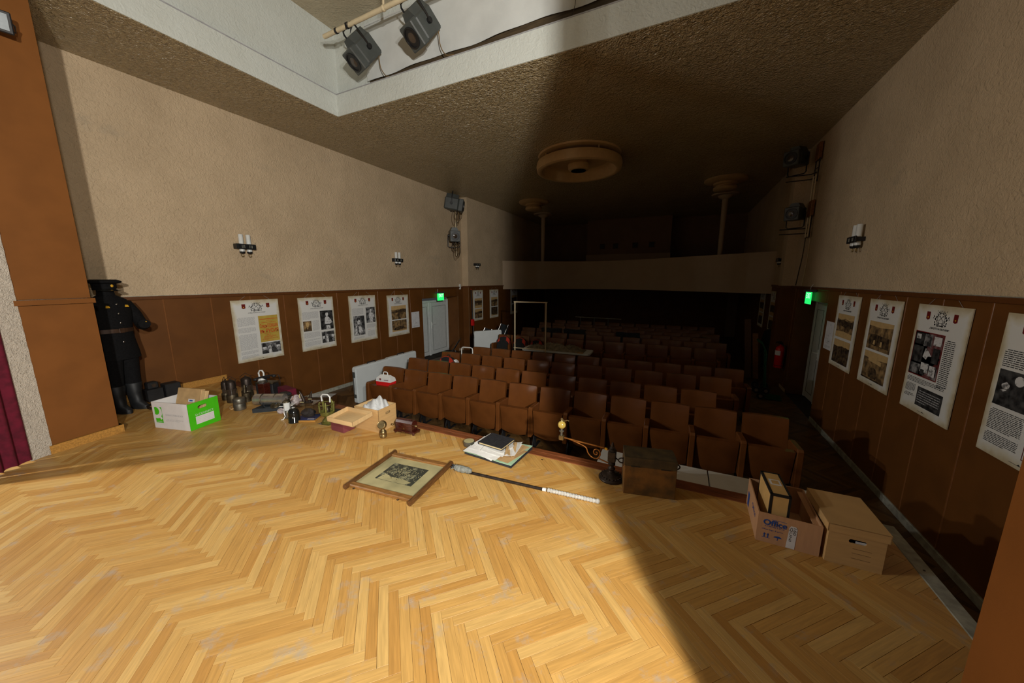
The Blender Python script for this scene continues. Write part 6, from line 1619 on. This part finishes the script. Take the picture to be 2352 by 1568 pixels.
crumple('plastic_bag', 'crumpled pinkish plastic bag behind the black enamel can', (-4.74, 2.90, .0), .10, .075, .075, 3, 'plasticbag')
crumple('plastic_film', 'small crumpled clear plastic scrap on the floor left of the glass lamp', (-4.66, 2.63, .0), .06, .05, .035, 6, 'plasticbag')
t = thing('glass_lamp', 'narrow lamp with pale glass sides beside the black enamel can', 'lamp', (-4.44, 2.575, 0), 12)
b = MB(); b.lathe([(.04, 0), (.042, .005), (.042, .10), (.036, .105)], 20); b.build('tank', M['tin'], t)
b = MB(); b.lathe([(.036, .105), (.038, .21)], 8, smooth=False); b.build('glass_sides', M['opal'], t)
b = MB(); b.lathe([(.045, .21), (.045, .218), (.02, .24), (.008, .245), (.008, .26)], 18); b.build('cap', M['dbrass'], t)
b = MB(); b.tube([(.0, -.045, .14), (.005, -.055, .08), (.012, -.05, .04), (.0, -.07, .005), (-.02, -.09, .004)], .006, 6); b.build('chain', M['chrome'], t)
t = thing('enamel_can', 'glossy black enamel can with white lid stud', 'can', (-4.235, 2.53, 0), 0)
b = MB(); b.lathe([(.068, 0), (.069, .008), (.066, .012), (.066, .075), (.062, .08), (.064, .085), (.062, .13), (.050, .165), (.030, .178), (.014, .182)], 28); b.build('body', M['blackenamel'], t)
b = MB(); b.lathe([(.016, .180), (.016, .192), (0, .195)], 14); b.build('stud', M['white'], t)
b = MB(); b.ell((.045, -.045, .075), .008, .006, .009, 8, 6); b.build('spout_cap', M['white'], t)
b = MB(); b.tube([(-.062, -.02, .14), (-.075, -.03, .11), (-.068, -.03, .06), (-.085, -.045, .04)], .006, 6); b.build('latch', M['chrome'], t)
t = thing('display_case', 'clear acrylic case with dark ore on a wooden base', 'display case', (-4.16, 2.665, 0), 28)
b = MB(); b.rbox(-.135, .135, -.11, .11, 0, .022, .003); b.build('base', M['oak'], t)
b = MB(); b.box(-.12, .12, -.095, .095, .022, .026); b.build('base_card', M['blueink'], t)
b = MB()
for (x0, x1, y0, y1) in ((-.125, .125, -.1, -.097), (-.125, .125, .097, .1), (-.125, -.122, -.097, .097), (.122, .125, -.097, .097)): b.box(x0, x1, y0, y1, .0225, .215)
b.box(-.125, .125, -.1, .1, .215, .218); b.build('acrylic_cover', M['acrylic'], t)
crumple_o = MB(); rg = random.Random(12)
n, mm = 16, 10; vs = []
for j in range(mm+1):
    for i in range(n):
        a = 2*PI*i/n; e_ = PI*j/mm; k = 1+rg.uniform(-.12, .12)
        vs.append((.085*k*math.sin(e_)*math.cos(a), .06*k*math.sin(e_)*math.sin(a), .027+max(0, .055*(1-math.cos(e_)*k))))
crumple_o.add(vs, [(j*n+i, j*n+(i+1) % n, (j+1)*n+(i+1) % n, (j+1)*n+i) for j in range(mm) for i in range(n)], False); crumple_o.build('ore_sample', M['mesh_dark'], t)
b = MB(); b.box(.02, .11, -.08, -.05, .0262, .028); b.build('caption_card', M['sticker'], t)
t = thing('metal_figures', 'dark metal figures with pale grips standing on the acrylic case', 'figurine', (-4.16, 2.665, .2185), 28)
b = MB(); b.rbox(-.06, .06, -.03, .03, 0, .012, .003); b.build('plate', M['iron'], t)
for (x, lean) in ((-.035, -.03), (.03, .025)):
    b = MB(); b.tube([(x, 0, .012), (x+lean*.4, .0, .06), (x+lean, 0, .11), (x+lean*1.6, 0, .15)], [.018, .02, .014, .006], 8); b.tube([(x+lean*.6, 0, .08), (x+lean+.03, -.01, .06)], .007, 6); b.build('figure', M['iron'], t)
b = MB(); b.rbox(-.088, -.076, -.01, .004, .06, .115, .003); b.rbox(-.07, -.02, -.04, -.03, .012, .022, .003); b.rbox(.03, .075, -.03, -.02, .05, .06, .003); b.build('pale_grip', M['mount'], t)
t = thing('acrylic_cover_box', 'empty clear acrylic cover standing behind the olive lamp', 'display cover', (-4.38, 2.96, 0), 26)
b = MB(); w, d, h = .37, .16, .16
for (x0, x1, y0, y1) in ((-w/2, w/2, 0, .003), (-w/2, w/2, d-.003, d), (-w/2, -w/2+.003, .003, d-.003), (w/2-.003, w/2, .003, d-.003)): b.box(x0, x1, y0, y1, 0, h)
b.box(-w/2, w/2, 0, d, h, h+.003); b.build('cover', M['acrylic'], t)
t = thing('olive_lamp', 'olive green metal lamp with open cage and clear handle', 'lamp', (-3.84, 2.70, 0), 10)
b = MB(); b.lathe([(.075, 0), (.078, .006), (.060, .016), (.066, .03), (.05, .05), (.034, .065), (.036, .08), (.07, .10), (.082, .12), (.084, .15), (.078, .155), (.072, .13), (0, .125)], 26); b.build('base_cup', M['olive'], t)
for k in range(5):
    a = 2*PI*k/5+.3; b = MB(); b.tube([(.080*math.cos(a), .080*math.sin(a), .15), (.085*math.cos(a), .085*math.sin(a), .24), (.075*math.cos(a), .075*math.sin(a), .28)], [.014, .012, .005], 8); b.build('cage_prong', M['olive'], t)
b = MB(); b.tube([(.088*math.cos(k*PI/12), .088*math.sin(k*PI/12), .245) for k in range(24)], .005, 6, closed=True); b.build('cage_ring', M['olive'], t)
b = MB(); b.lathe([(.03, .125), (.034, .16), (.028, .20), (.012, .21), (.012, .235)], 16); b.build('burner', M['dbrass'], t)
b = MB(); b.tube([(-.065, 0, .27), (-.07, 0, .335), (-.045, 0, .36), (.03, 0, .36), (.06, 0, .335), (.055, 0, .27)], .010, 8); b.build('handle', M['opal'], t)
b = MB(); b.slab([(-.09, -.085), (.085, -.085), (.09, .05), (-.07, .06)], 0.0, .0015); b.build('foil_sheet', M['chrome'], t)
t = thing('black_tray', 'flat black tray lying between the acrylic cover and the tan box', 'tray', (-4.02, 2.93, 0), 12)
b = MB(); b.rbox(-.10, .34, -.06, .10, 0, .03, .005); b.build('tray', M['blackplastic'], t)
tag(MB().rbox(-1.115, -1.098, 2.985, 3.0, 0.0005, .004, .001).build('floor_scrap', M['iron']), 'tiny dark scrap on the parquet right of the papers', 'scrap')
